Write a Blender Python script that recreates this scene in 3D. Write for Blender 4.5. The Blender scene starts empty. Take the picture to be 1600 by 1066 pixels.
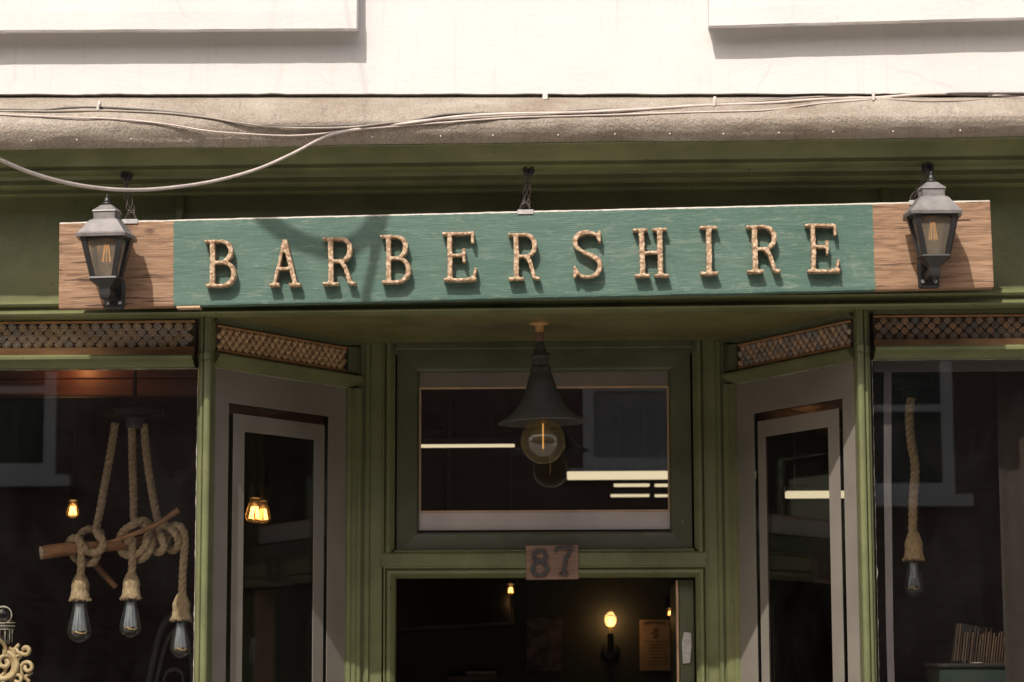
import bpy, bmesh, math, random
from mathutils import Vector, Matrix, noise
from math import sin, cos, pi, radians
random.seed(7)
S = bpy.context.scene
COL = S.collection

# ------------------------------------------------------------------ camera, sky, sun, exposure
F = 3778.0                                    # 85 mm on a 36 mm sensor, in pixels of a 1600 px frame
VPX, VPY, ROLL = 940.0, 1035.0, 0.0028
TH = math.atan((VPY - 533) / F)
PSI = math.atan((VPX - 800) / F * cos(TH))
CAM = Vector((0.0, -6.4, 1.75))
CR = Matrix.Rotation(PSI, 3, 'Z') @ Matrix.Rotation(pi / 2 + TH, 3, 'X') @ Matrix.Rotation(-ROLL, 3, 'Z')
cd = bpy.data.cameras.new('camera')
cam = bpy.data.objects.new('camera', cd)
COL.objects.link(cam)
cam.matrix_world = Matrix.Translation(CAM) @ CR.to_4x4()
cd.lens, cd.sensor_width, cd.clip_end = 85.0, 36.0, 500.0
cd.dof.use_dof, cd.dof.focus_distance, cd.dof.aperture_fstop = True, 6.15, 7.1
S.camera = cam

SUN_DIR = Vector((0.32, 1.0, -1.2)).normalized()      # the way the light travels
w = bpy.data.worlds.new("World")
S.world = w
w.use_nodes = True
wn = w.node_tree.nodes
sky = wn.new('ShaderNodeTexSky')
sky.sky_type = 'NISHITA'
sky.sun_disc = False
sky.sun_elevation = math.asin(-SUN_DIR.z)
sky.sun_rotation = math.atan2(-SUN_DIR.x, -SUN_DIR.y)
sky.air_density, sky.dust_density, sky.ozone_density = 1.0, 2.5, 0.6
wn['Background'].inputs['Strength'].default_value = 0.15
wb = wn.new('ShaderNodeMix')                # white balance of the photograph: warm
wb.data_type, wb.blend_type = 'RGBA', 'MULTIPLY'
wb.inputs[0].default_value = 1.0
wb.inputs[7].default_value = (1.0, 0.91, 0.80, 1)
w.node_tree.links.new(sky.outputs[0], wb.inputs[6])
w.node_tree.links.new(wb.outputs[2], wn['Background'].inputs['Color'])
sd = bpy.data.lights.new('sun', 'SUN')
sd.energy, sd.angle, sd.color = 2.7, radians(0.5), (1.0, 0.945, 0.87)
sun = bpy.data.objects.new('sun', sd)
COL.objects.link(sun)
sun.rotation_euler = SUN_DIR.to_track_quat('-Z', 'Y').to_euler()
S.view_settings.view_transform = 'Standard'
S.view_settings.look = 'None'
S.view_settings.exposure = 0.84
S.view_settings.gamma = 1.0
S.view_settings.use_curve_mapping = False
S.cycles.max_bounces = 10
S.cycles.transparent_max_bounces = 24
S.cycles.use_denoising = True
S.cycles.caustics_reflective = False
S.cycles.caustics_refractive = False


def ray(px, py):
    return CR @ Vector(((px - 800) / F, -(py - 533) / F, -1.0))


def at(px, py, Y):
    d = ray(px, py)
    return CAM + d * ((Y - CAM.y) / d.y)


def X(px, py, Y): return at(px, py, Y).x
def Z(px, py, Y): return at(px, py, Y).z


# ------------------------------------------------------------------ materials
def mat(name):
    m = bpy.data.materials.new(name)
    m.use_nodes = True
    nt = m.node_tree
    return m, nt, nt.nodes['Principled BSDF']


def N(nt, t, **kw):
    n = nt.nodes.new('ShaderNode' + t)
    for k, v in kw.items():
        if k in n.inputs: n.inputs[k].default_value = v
        else: setattr(n, k, v)
    return n


def coords(nt, scale=(1, 1, 1), kind='Object'):
    tc = N(nt, 'TexCoord')
    mp = N(nt, 'Mapping')
    mp.inputs['Scale'].default_value = scale
    nt.links.new(tc.outputs[kind], mp.inputs[0])
    return mp.outputs[0]


def ramp(nt, fac, stops):
    r = N(nt, 'ValToRGB')
    e = r.color_ramp.elements
    while len(e) < len(stops): e.new(0.5)
    for q, (p, c) in zip(e, stops):
        q.position = p
        q.color = (*c, 1) if len(c) == 3 else c
    nt.links.new(fac, r.inputs[0])
    return r.outputs[0]


def ntex(nt, vec, scale, detail=5, rough=0.6, dist=0.0):
    n = N(nt, 'TexNoise', Scale=scale, Detail=detail, Roughness=rough, Distortion=dist)
    nt.links.new(vec, n.inputs['Vector'])
    return n.outputs['Fac']


def mixc(nt, fac, a, b, mode='MIX'):
    m = N(nt, 'Mix', data_type='RGBA', blend_type=mode)
    if isinstance(fac, (int, float)): m.inputs[0].default_value = fac
    else: nt.links.new(fac, m.inputs[0])
    for k, v in ((6, a), (7, b)):
        if isinstance(v, (tuple, list)): m.inputs[k].default_value = (*v, 1) if len(v) == 3 else v
        else: nt.links.new(v, m.inputs[k])
    return m.outputs[2]


def bump(nt, b, h, strength, dist=0.01):
    n = N(nt, 'Bump', Strength=strength, Distance=dist)
    nt.links.new(h, n.inputs['Height'])
    nt.links.new(n.outputs[0], b.inputs['Normal'])
    return n


def simple(name, c1, c2=None, rough=0.6, scale=20, bmp=0.15, dist=0.004, metal=0.0, stretch=(1, 1, 1), lo=0.35, hi=0.65, spec=0.5):
    m, nt, b = mat(name)
    v = coords(nt, stretch)
    f = ntex(nt, v, scale)
    nt.links.new(ramp(nt, f, [(lo, c1), (hi, c2 or c1)]), b.inputs['Base Color'])
    b.inputs['Roughness'].default_value = rough
    b.inputs['Metallic'].default_value = metal
    b.inputs['Specular IOR Level'].default_value = spec
    if bmp:
        bump(nt, b, ntex(nt, v, scale * 2.3, 6), bmp, dist)
    return m


def green_paint(name, c):
    m, nt, b = mat(name)
    v = coords(nt)
    big = ntex(nt, v, 4.5, 7, 0.65)
    c_lo = tuple(x * 0.74 for x in c)
    c_hi = tuple(x * 1.2 for x in c)
    col = ramp(nt, big, [(0.35, c_lo), (0.65, c_hi)])
    # pale scratches and scuffs
    v2 = coords(nt, (4, 4, 26))
    sc = ntex(nt, v2, 9.0, 8, 0.7, 1.2)
    k = ramp(nt, sc, [(0.665, (0, 0, 0)), (0.70, (1, 1, 1))])
    col = mixc(nt, k, col, (0.26, 0.26, 0.17))
    ch_ = ntex(nt, v, 38, 6, 0.75, 0.5)
    col = mixc(nt, ramp(nt, ch_, [(0.69, (0, 0, 0)), (0.71, (1, 1, 1))]), col, (0.30, 0.27, 0.19))
    # dirt speckle
    sp = ntex(nt, v, 70.0, 3, 0.5)
    k2 = ramp(nt, sp, [(0.68, (0, 0, 0)), (0.75, (1, 1, 1))])
    col = mixc(nt, k2, col, (0.035, 0.035, 0.022))
    nt.links.new(col, b.inputs['Base Color'])
    r = ramp(nt, ntex(nt, v, 14, 5), [(0.3, (0.30, 0.30, 0.30)), (0.7, (0.5, 0.5, 0.5))])
    nt.links.new(r, b.inputs['Roughness'])
    # brush marks
    h = mixc(nt, 0.5, ntex(nt, coords(nt, (3, 30, 30)), 9, 5), ntex(nt, v, 26, 6))
    bump(nt, b, h, 0.22, 0.004)
    return m


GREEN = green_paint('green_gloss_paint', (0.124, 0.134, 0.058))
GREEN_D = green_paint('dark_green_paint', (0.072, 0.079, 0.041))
M_SOFFIT = green_paint('olive_soffit_paint', (0.130, 0.120, 0.042))


def render_wall():
    m, nt, b = mat('white_wall_paint')
    v = coords(nt)
    col = ramp(nt, ntex(nt, v, 1.3, 5), [(0.3, (0.545, 0.525, 0.507)), (0.7, (0.625, 0.608, 0.59))])
    d = ntex(nt, coords(nt, (1, 1, 0.35)), 26, 8, 0.72)
    col = mixc(nt, ramp(nt, d, [(0.66, (0, 0, 0)), (0.80, (0.5, 0.5, 0.5))]), col, (0.42, 0.34, 0.28))
    stv = ntex(nt, coords(nt, (22, 1, 1.1)), 3.5, 6, 0.7)
    col = mixc(nt, ramp(nt, stv, [(0.56, (0, 0, 0)), (0.75, (0.35, 0.35, 0.35))]), col, (0.43, 0.38, 0.34))
    wv_ = N(nt, 'TexNoise', Scale=5.0, Detail=6.0)
    nt.links.new(v, wv_.inputs['Vector'])
    vd = mixc(nt, 0.12, v, wv_.outputs['Color'])
    vc = N(nt, 'TexVoronoi', Scale=2.1, feature='DISTANCE_TO_EDGE')
    nt.links.new(vd, vc.inputs['Vector'])
    gate = ramp(nt, ntex(nt, v, 1.7, 3), [(0.50, (0, 0, 0)), (0.60, (0.22, 0.22, 0.22))])
    ck = mixc(nt, 1.0, ramp(nt, vc.outputs['Distance'], [(0.0025, (1, 1, 1)), (0.006, (0, 0, 0))]), gate, 'MULTIPLY')
    col = mixc(nt, ck, col, (0.33, 0.30, 0.275))
    nt.links.new(col, b.inputs['Base Color'])
    b.inputs['Roughness'].default_value = 0.75
    h = mixc(nt, 0.35, ntex(nt, coords(nt, (1, 1, 2.4)), 9, 8, 0.62), ntex(nt, v, 90, 4))
    bump(nt, b, h, 0.30, 0.008)
    return m


def lead_mat():
    m, nt, b = mat('weathered_lead')
    v = coords(nt)
    a = ntex(nt, v, 5, 8, 0.68)
    col = ramp(nt, a, [(0.28, (0.26, 0.205, 0.15)), (0.5, (0.37, 0.315, 0.255)), (0.72, (0.48, 0.42, 0.35))])
    gr = ntex(nt, v, 190, 3, 0.6)
    col = mixc(nt, 0.6, col, ramp(nt, gr, [(0.35, (0.45, 0.45, 0.45)), (0.65, (1, 1, 1))]), 'MULTIPLY')
    st = ntex(nt, coords(nt, (14, 3, 1.2)), 4, 7, 0.7)
    col = mixc(nt, ramp(nt, st, [(0.58, (0, 0, 0)), (0.72, (0.7, 0.7, 0.7))]), col, (0.11, 0.09, 0.07))
    nt.links.new(col, b.inputs['Base Color'])
    b.inputs['Roughness'].default_value = 0.8
    h = mixc(nt, 0.55, ntex(nt, v, 130, 4, 0.7), ntex(nt, v, 28, 8, 0.7))
    bump(nt, b, h, 1.0, 0.012)
    return m


def wood_nodes(nt, stops, v=None):
    v = v or coords(nt, (2.2, 9, 30))
    g = ntex(nt, v, 3.2, 9, 0.66, 0.9)
    fine = ntex(nt, coords(nt, (5, 60, 150)), 4, 5, 0.6)
    f = mixc(nt, 0.35, g, fine)
    return ramp(nt, f, stops), f


def sign_mat(xl, xr, hh):
    m, nt, b = mat('sign_board_wood_and_paint')
    wood, f = wood_nodes(nt, [(0.32, (0.085, 0.045, 0.025)), (0.45, (0.215, 0.124, 0.072)), (0.62, (0.36, 0.228, 0.138))])
    v = coords(nt)
    knots = N(nt, 'TexVoronoi', Scale=5.0)
    nt.links.new(coords(nt, (1, 1, 2.2)), knots.inputs['Vector'])
    wood = mixc(nt, ramp(nt, knots.outputs['Distance'], [(0.04, (0.8, 0.8, 0.8)), (0.09, (0, 0, 0))]), wood, (0.09, 0.05, 0.032))
    wood = mixc(nt, ramp(nt, ntex(nt, coords(nt, (1.5, 5, 46)), 2.4, 3, 0.5, 1.5), [(0.36, (1, 1, 1)), (0.375, (0, 0, 0))]), wood, (0.075, 0.042, 0.026))
    gcol = ramp(nt, f, [(0.28, (0.056, 0.106, 0.084)), (0.48, (0.078, 0.138, 0.111)), (0.68, (0.118, 0.180, 0.148))])
    gcol = mixc(nt, ramp(nt, ntex(nt, v, 2.0, 3), [(0.4, (0, 0, 0)), (0.7, (0.6, 0.6, 0.6))]), gcol, (0.046, 0.104, 0.078))
    pt = ntex(nt, coords(nt, (1, 1, 2.6)), 7, 7, 0.7, 2.0)      # paint worn thin in patches
    gcol = mixc(nt, ramp(nt, pt, [(0.55, (0, 0, 0)), (0.72, (0.55, 0.55, 0.55))]), gcol, (0.200, 0.235, 0.190))
    sc = ntex(nt, coords(nt, (3, 5, 17)), 4, 9, 0.72, 1.6)
    gcol = mixc(nt, ramp(nt, sc, [(0.55, (0, 0, 0)), (0.70, (0.5, 0.5, 0.5))]), gcol, (0.27, 0.31, 0.24))
    # a pale band along the top of the board, painted as its sunlit edge
    sx = N(nt, 'SeparateXYZ')
    tc = N(nt, 'TexCoord')
    nt.links.new(tc.outputs['Object'], sx.inputs[0])
    edge = N(nt, 'Math', operation='MULTIPLY_ADD')
    nt.links.new(ntex(nt, coords(nt, (0.6, 2, 9)), 14, 6, 0.7), edge.inputs[0])
    edge.inputs[1].default_value = 0.02
    nt.links.new(sx.outputs[0], edge.inputs[2])
    e1 = N(nt, 'Math', operation='GREATER_THAN'); e1.inputs[1].default_value = xl + 0.010
    e2 = N(nt, 'Math', operation='LESS_THAN'); e2.inputs[1].default_value = xr + 0.010
    nt.links.new(edge.outputs[0], e1.inputs[0])
    nt.links.new(edge.outputs[0], e2.inputs[0])
    mm = N(nt, 'Math', operation='MULTIPLY')
    nt.links.new(e1.outputs[0], mm.inputs[0])
    nt.links.new(e2.outputs[0], mm.inputs[1])
    col = mixc(nt, mm.outputs[0], wood, gcol)
    # top arris coloured pale to stand in for its sunlit bevel
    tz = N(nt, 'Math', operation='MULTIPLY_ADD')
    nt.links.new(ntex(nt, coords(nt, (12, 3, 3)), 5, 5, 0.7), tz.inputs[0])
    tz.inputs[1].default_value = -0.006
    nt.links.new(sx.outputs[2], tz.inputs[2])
    sunlit_rim = N(nt, 'Math', operation='GREATER_THAN'); sunlit_rim.inputs[1].default_value = hh - 0.0072
    nt.links.new(tz.outputs[0], sunlit_rim.inputs[0])
    col = mixc(nt, sunlit_rim.outputs[0], col, (0.56, 0.52, 0.46))
    nt.links.new(col, b.inputs['Base Color'])
    b.inputs['Roughness'].default_value = 0.62
    b.inputs['Specular IOR Level'].default_value = 0.3
    rr = ntex(nt, coords(nt, (5, 60, 130)), 4, 6, 0.65)
    bump(nt, b, mixc(nt, 0.5, rr, f), 0.6, 0.006)
    return m


def letter_mat():
    m, nt, b = mat('mottled_gold_letter')
    v = coords(nt)
    vo = N(nt, 'TexVoronoi', Scale=115.0)
    nt.links.new(v, vo.inputs['Vector'])
    f = mixc(nt, 0.5, vo.outputs['Distance'], ntex(nt, v, 95, 4, 0.6))
    col = ramp(nt, f, [(0.30, (0.52, 0.40, 0.275)), (0.48, (0.39, 0.27, 0.165)), (0.66, (0.21, 0.12, 0.065))])
    nt.links.new(col, b.inputs['Base Color'])
    b.inputs['Roughness'].default_value = 0.6
    bump(nt, b, f, 0.5, 0.004)
    return m


def glass_mat(name, tint=(0.95, 0.96, 0.94), ior=1.52, dust=0.5, film=None):
    m = bpy.data.materials.new(name)
    m.use_nodes = True
    nt = m.node_tree
    nt.nodes.clear()
    out = N(nt, 'OutputMaterial')
    tr = N(nt, 'BsdfTransparent', Color=(*tint, 1))
    gl = N(nt, 'BsdfGlossy', Roughness=0.0, Color=(1, 1, 1, 1))
    fr = N(nt, 'Fresnel', IOR=ior)
    ge = N(nt, 'NewGeometry')
    mr = N(nt, 'MapRange')
    mr.inputs['To Min'].default_value, mr.inputs['To Max'].default_value = ior, 1 / ior
    nt.links.new(ge.outputs['Backfacing'], mr.inputs['Value'])
    nt.links.new(mr.outputs[0], fr.inputs['IOR'])
    mx = N(nt, 'MixShader')
    nt.links.new(fr.outputs[0], mx.inputs[0])
    nt.links.new(tr.outputs[0], mx.inputs[1])
    nt.links.new(gl.outputs[0], mx.inputs[2])
    if dust:
        df = N(nt, 'BsdfDiffuse', Color=(0.55, 0.52, 0.5, 1))
        v = coords(nt)
        sp = N(nt, 'TexVoronoi', Scale=38.0)
        nt.links.new(v, sp.inputs['Vector'])
        k = ramp(nt, sp.outputs['Distance'], [(0.02, (dust, dust, dust)), (0.05, (0, 0, 0))])
        gate = ramp(nt, ntex(nt, v, 2.3, 4), [(0.52, (0, 0, 0)), (0.72, (0.7, 0.7, 0.7))])
        k = mixc(nt, 1.0, k, gate, 'MULTIPLY')
        haze = ramp(nt, ntex(nt, coords(nt, (1, 1, 0.5)), 3, 6, 0.7), [(0.4, (0, 0, 0)), (0.85, (0.009, 0.009, 0.009))])
        ad = mixc(nt, 1.0, k, haze, 'ADD')
        m2 = N(nt, 'MixShader')
        nt.links.new(ad, m2.inputs[0])
        nt.links.new(mx.outputs[0], m2.inputs[1])
        nt.links.new(df.outputs[0], m2.inputs[2])
        mx = m2
    if film:                                   # lacquer or grime that scatters a little light
        df = N(nt, 'BsdfTranslucent', Color=(*film[1], 1))
        d2 = N(nt, 'BsdfDiffuse', Color=(*film[1], 1))
        a_ = N(nt, 'MixShader'); a_.inputs[0].default_value = 0.5
        nt.links.new(df.outputs[0], a_.inputs[1]); nt.links.new(d2.outputs[0], a_.inputs[2])
        b_ = N(nt, 'MixShader'); b_.inputs[0].default_value = film[0]
        nt.links.new(mx.outputs[0], b_.inputs[1]); nt.links.new(a_.outputs[0], b_.inputs[2])
        mx = b_
    nt.links.new(mx.outputs[0], out.inputs[0])
    return m


def emit(name, c, s):
    m = bpy.data.materials.new(name)
    m.use_nodes = True
    b = m.node_tree.nodes['Principled BSDF']
    b.inputs['Base Color'].default_value = (*[x * 0.8 for x in c], 1)
    b.inputs['Emission Color'].default_value = (*c, 1)
    b.inputs['Emission Strength'].default_value = s
    return m


def rosette_mat(name, stops):
    m, nt, b = mat(name)
    oi = N(nt, 'ObjectInfo')
    c = ramp(nt, oi.outputs['Random'], stops)
    v = coords(nt)
    n = ntex(nt, v, 160, 5, 0.7)
    c = mixc(nt, ramp(nt, n, [(0.32, (0.6, 0.6, 0.6)), (0.46, (0, 0, 0))]), c, (0.06, 0.04, 0.026))
    nt.links.new(c, b.inputs['Base Color'])
    b.inputs['Roughness'].default_value = 0.5
    bump(nt, b, n, 0.5, 0.003)
    return m


def brick_mat(name, c1, c2, mortar):
    m, nt, b = mat(name)
    tc = N(nt, 'TexCoord')
    sx = N(nt, 'SeparateXYZ'); cx = N(nt, 'CombineXYZ')
    nt.links.new(tc.outputs['Object'], sx.inputs[0])
    nt.links.new(sx.outputs[0], cx.inputs[0]); nt.links.new(sx.outputs[2], cx.inputs[1])
    br = N(nt, 'TexBrick', Scale=1.0)
    br.inputs['Brick Width'].default_value = 0.225
    br.inputs['Row Height'].default_value = 0.075
    br.inputs['Mortar Size'].default_value = 0.006
    br.inputs['Color1'].default_value = (*c1, 1); br.inputs['Color2'].default_value = (*c2, 1); br.inputs['Mortar'].default_value = (*mortar, 1)
    nt.links.new(cx.outputs[0], br.inputs['Vector'])
    nt.links.new(br.outputs['Color'], b.inputs['Base Color'])
    b.inputs['Roughness'].default_value = 0.9
    return m


M_WALL = render_wall()
M_LEAD = lead_mat()
M_LETTER = letter_mat()
M_GLASS = glass_mat('window_glass')
M_BULB = glass_mat('bulb_glass', (0.93, 0.92, 0.90), 1.6, 0, (0.05, (0.6, 0.6, 0.6)))
M_AMBER = glass_mat('amber_bulb_glass', (0.92, 0.84, 0.62), 1.6, 0, (0.075, (0.78, 0.62, 0.38)))
M_WARM = glass_mat('warm_bulb_glass', (0.95, 0.88, 0.70), 1.5, 0, (0.035, (0.75, 0.55, 0.30)))
M_LANT = glass_mat('lantern_glass', (0.92, 0.90, 0.85), 1.5, 0.25, (0.14, (0.70, 0.63, 0.53)))
M_FILM = simple('taupe_window_film', (0.165, 0.147, 0.124), (0.20, 0.18, 0.153), 0.28, 6, 0.03)
M_FILM_L = simple('lilac_window_film', (0.46, 0.41, 0.395), (0.54, 0.48, 0.465), 0.3, 6, 0.03)
M_FILM_P = simple('lavender_window_film', (0.075, 0.064, 0.07), (0.10, 0.086, 0.092), 0.3, 6, 0.03)
M_STRIPWOOD = simple('pale_wood_edging', (0.42, 0.27, 0.17), (0.55, 0.37, 0.24), 0.5, 12, 0.1, stretch=(1, 1, 1))
M_BLACK = simple('black_painted_metal', (0.009, 0.0085, 0.0085), (0.018, 0.017, 0.016), 0.42, 40, 0.1, 0.001)
M_LROOF = simple('dusty_lantern_roof', (0.12, 0.11, 0.107), (0.20, 0.184, 0.178), 0.42, 30, 0.12, 0.001)
M_SHADE = simple('dark_bronze_shade', (0.042, 0.040, 0.038), (0.062, 0.059, 0.056), 0.42, 60, 0.08, 0.001, spec=0.4)
M_CHAIN = simple('rusty_chain', (0.05, 0.042, 0.038), (0.13, 0.105, 0.09), 0.5, 90, 0.2, 0.001, metal=0.5)
M_STEEL = simple('galvanised_steel', (0.34, 0.32, 0.31), (0.5, 0.48, 0.46), 0.5, 60, 0.1, 0.001, metal=0.3)
M_CABLE = simple('cream_cable', (0.42, 0.35, 0.31), (0.55, 0.47, 0.42), 0.55, 15, 0.05)
M_CABLE_D = simple('dark_cable', (0.07, 0.06, 0.055), (0.12, 0.105, 0.095), 0.6, 15, 0.05)
M_CABLE_G = simple('stone_coloured_cable', (0.26, 0.215, 0.175), (0.36, 0.31, 0.26), 0.65, 15, 0.05)
M_CLIP = simple('white_plastic_clip', (0.55, 0.50, 0.46), (0.68, 0.63, 0.58), 0.5, 30, 0.02)
M_ROPE = simple('jute_rope', (0.27, 0.18, 0.105), (0.46, 0.34, 0.22), 0.85, 130, 0.5, 0.003)
M_JUTE = simple('jute_sleeve', (0.25, 0.165, 0.09), (0.44, 0.325, 0.205), 0.9, 160, 0.7, 0.004, stretch=(1, 1, 0.3))
M_BRANCH = simple('bare_branch', (0.15, 0.062, 0.025), (0.31, 0.145, 0.065), 0.55, 14, 0.5, 0.004, stretch=(0.5, 2, 2))
M_BRANCH_END = simple('cut_branch_end', (0.34, 0.25, 0.17), (0.5, 0.4, 0.29), 0.8, 90, 0.5, 0.003)
M_PLATE = simple('brown_number_plank', (0.12, 0.066, 0.045), (0.25, 0.15, 0.105), 0.6, 7, 0.4, 0.004, stretch=(1, 5, 18))
M_NUM = simple('iron_numeral', (0.020, 0.020, 0.022), (0.06, 0.058, 0.060), 0.5, 120, 0.7, 0.004)
M_MOUNT = simple('varnished_wood_mount', (0.36, 0.20, 0.075), (0.46, 0.27, 0.11), 0.4, 20, 0.1)
M_COPPER = simple('copper_collar', (0.16, 0.095, 0.065), (0.22, 0.13, 0.09), 0.4, 20, 0.1, metal=0.4)
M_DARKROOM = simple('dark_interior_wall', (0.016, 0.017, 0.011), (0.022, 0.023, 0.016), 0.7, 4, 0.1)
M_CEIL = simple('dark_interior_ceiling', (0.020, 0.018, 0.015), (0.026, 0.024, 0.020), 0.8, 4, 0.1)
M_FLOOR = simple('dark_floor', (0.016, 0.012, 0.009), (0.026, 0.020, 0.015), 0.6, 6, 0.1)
M_BULKHEAD = simple('red_brown_timber', (0.055, 0.020, 0.013), (0.095, 0.036, 0.022), 0.45, 5, 0.2, 0.004, stretch=(1, 1, 9))
M_GILT = simple('cream_gilt_scrollwork', (0.36, 0.25, 0.13), (0.52, 0.40, 0.24), 0.45, 45, 0.4, 0.003)
M_JAR = glass_mat('jar_glass', (0.75, 0.72, 0.66), 1.6, 0)
M_PUTTY = simple('flaking_pale_paint', (0.30, 0.27, 0.23), (0.48, 0.44, 0.38), 0.8, 60, 0.4)
M_LATBACK = simple('dark_lattice_backing', (0.035, 0.024, 0.017), (0.075, 0.050, 0.034), 0.6, 60, 0.4)
M_LATSTRIP = simple('ochre_lattice_strip', (0.30, 0.15, 0.06), (0.46, 0.25, 0.11), 0.6, 30, 0.3, stretch=(0.4, 1, 1))
M_ROS_TAN = rosette_mat('tan_rosette', [(0.0, (0.58, 0.42, 0.27)), (0.35, (0.70, 0.54, 0.38)), (0.65, (0.64, 0.51, 0.41)), (1.0, (0.50, 0.43, 0.38))])
M_ROS_DRK = rosette_mat('dark_rosette', [(0.0, (0.24, 0.23, 0.23)), (0.4, (0.46, 0.31, 0.20)), (0.7, (0.62, 0.40, 0.25)), (1.0, (0.36, 0.32, 0.31))])
M_ROS_BRZ = rosette_mat('bronze_rosette', [(0.0, (0.54, 0.34, 0.17)), (0.5, (0.68, 0.46, 0.25)), (1.0, (0.44, 0.28, 0.14))])
M_TUBE = emit('lit_fluorescent_fitting', (1.0, 0.82, 0.54), 0.48)
M_FIL = emit('glowing_filament', (1.0, 0.48, 0.13), 4.2)
M_FIL_DIM = emit('faint_filament', (1.0, 0.50, 0.16), 0.32)
M_FILWIRE = simple('unlit_filament_wire', (0.55, 0.36, 0.14), (0.65, 0.45, 0.2), 0.4, 30, 0, metal=0.3)
M_SKY_GLINT = simple('sky_glint_bulb_stem', (0.20, 0.225, 0.27), (0.29, 0.32, 0.375), 0.3, 20, 0)  # pale blue stands in for bright sky reflected in the bulb
M_POSTER = simple('aged_cream_poster', (0.26, 0.17, 0.10), (0.36, 0.245, 0.15), 0.8, 14, 0.05)
M_INK = simple('dark_poster_ink', (0.03, 0.02, 0.014), None, 0.8, 10, 0)
M_POSTER_D = simple('dim_red_brown_poster', (0.030, 0.020, 0.016), (0.12, 0.072, 0.058), 0.6, 16, 0.05, lo=0.45, hi=0.66)
M_TV = simple('black_screen', (0.004, 0.004, 0.005), (0.006, 0.006, 0.007), 0.25, 4, 0)
M_DARKGREEN = simple('dark_green_box_paint', (0.012, 0.024, 0.020), (0.02, 0.036, 0.030), 0.4, 8, 0.1)
M_SLAT = simple('copper_brown_slat', (0.035, 0.017, 0.009), (0.085, 0.042, 0.022), 0.5, 20, 0.3, stretch=(1, 1, 0.3))
M_CURTAIN = simple('brown_curtain', (0.034, 0.025, 0.019), (0.043, 0.032, 0.025), 0.9, 30, 0.2)
M_TARMAC = simple('tarmac', (0.042, 0.041, 0.040), (0.06, 0.058, 0.056), 0.9, 60, 0.5)
M_PAVE = simple('paving_stone', (0.33, 0.30, 0.26), (0.42, 0.385, 0.335), 0.85, 9, 0.3)
M_KERB = simple('granite_kerb', (0.24, 0.23, 0.22), (0.32, 0.30, 0.29), 0.8, 30, 0.3)
M_BRICK = brick_mat('brown_brick', (0.15, 0.060, 0.045), (0.20, 0.09, 0.065), (0.19, 0.15, 0.13))
M_WHITEPAINT = simple('white_window_paint', (0.80, 0.68, 0.60), (0.86, 0.74, 0.66), 0.45, 10, 0.05)
M_NET = simple('net_curtain', (0.34, 0.29, 0.27), (0.56, 0.49, 0.46), 0.9, 10, 0, stretch=(8, 1, 0.3))
M_SLATE = simple('slate_roof', (0.06, 0.06, 0.065), (0.10, 0.10, 0.105), 0.8, 8, 0.3)
M_WAX = simple('paper_white', (0.22, 0.21, 0.20), (0.28, 0.27, 0.26), 0.7, 10, 0)


# ------------------------------------------------------------------ objects and meshes
def tag(o, label=None, cat=None, group=None, kind=None):
    for k, v in (('label', label), ('category', cat), ('group', group), ('kind', kind)):
        if v: o[k] = v
    return o


def thing(name, loc, label, cat, group=None):
    o = bpy.data.objects.new(name, None)
    o.empty_display_size = 0.1
    o.location = loc
    COL.objects.link(o)
    return tag(o, label, cat, group)


def root_loc(o):
    p = Vector((0, 0, 0))
    while o is not None:
        p = p + Vector(o.location)
        o = o.parent
    return p


def build(name, bm, m, parent=None, smooth=False, label=None, kind=None, cat=None, group=None):
    """links bm (world coordinates) as one mesh object under parent"""
    off = root_loc(parent) if parent else Vector((0, 0, 0))
    bmesh.ops.recalc_face_normals(bm, faces=bm.faces)
    if parent: bmesh.ops.translate(bm, verts=bm.verts, vec=-off)
    me = bpy.data.meshes.new(name)
    bm.to_mesh(me)
    bm.free()
    if smooth is True:
        for p in me.polygons: p.use_smooth = True
    elif smooth:
        for p in me.polygons: p.use_smooth = True
        me.set_sharp_from_angle(angle=radians(smooth))
    me.materials.append(m)
    o = bpy.data.objects.new(name, me)
    COL.objects.link(o)
    if parent: o.parent = parent
    return tag(o, label, cat, group, kind)


def copy_tree(o, parent=None):
    c = o.copy()
    COL.objects.link(c)
    if parent: c.parent = parent
    for ch in list(o.children): copy_tree(ch, c)
    return c


I4 = Matrix.Identity(4)


def box(bm, x0, x1, y0, y1, z0, z1, M=I4, bev=0.0, seg=1):
    if x0 > x1: x0, x1 = x1, x0
    if y0 > y1: y0, y1 = y1, y0
    if z0 > z1: z0, z1 = z1, z0
    r = bmesh.ops.create_cube(bm, size=1.0)
    vs = r['verts']
    for v in vs:
        v.co = Vector((x0 + (v.co.x + .5) * (x1 - x0), y0 + (v.co.y + .5) * (y1 - y0), z0 + (v.co.z + .5) * (z1 - z0)))
    if bev:
        es = list({e for v in vs for e in v.link_edges})
        g = bmesh.ops.bevel(bm, geom=es, offset=bev, segments=seg, affect='EDGES', profile=0.5)
        vs = list({v for v in g['verts']} | {v for v in vs if v.is_valid})
    if M is not I4: bmesh.ops.transform(bm, matrix=M, verts=vs)
    return vs


def extrude_x(bm, prof, x0, x1, n=1, fn=None, M=I4, caps=True):
    """closed profile [(y,z)] run along x; fn(x,y,z,i)->Vector may bend it"""
    rings = []
    for k in range(n + 1):
        x = x0 + (x1 - x0) * k / n
        rings.append([bm.verts.new(M @ (fn(x, y, z, i) if fn else Vector((x, y, z)))) for i, (y, z) in enumerate(prof)])
    m = len(prof)
    for a, b in zip(rings, rings[1:]):
        for i in range(m):
            j = (i + 1) % m
            bm.faces.new((a[i], a[j], b[j], b[i]))
    if caps:
        bm.faces.new(rings[0]); bm.faces.new(rings[-1][::-1])


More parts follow.
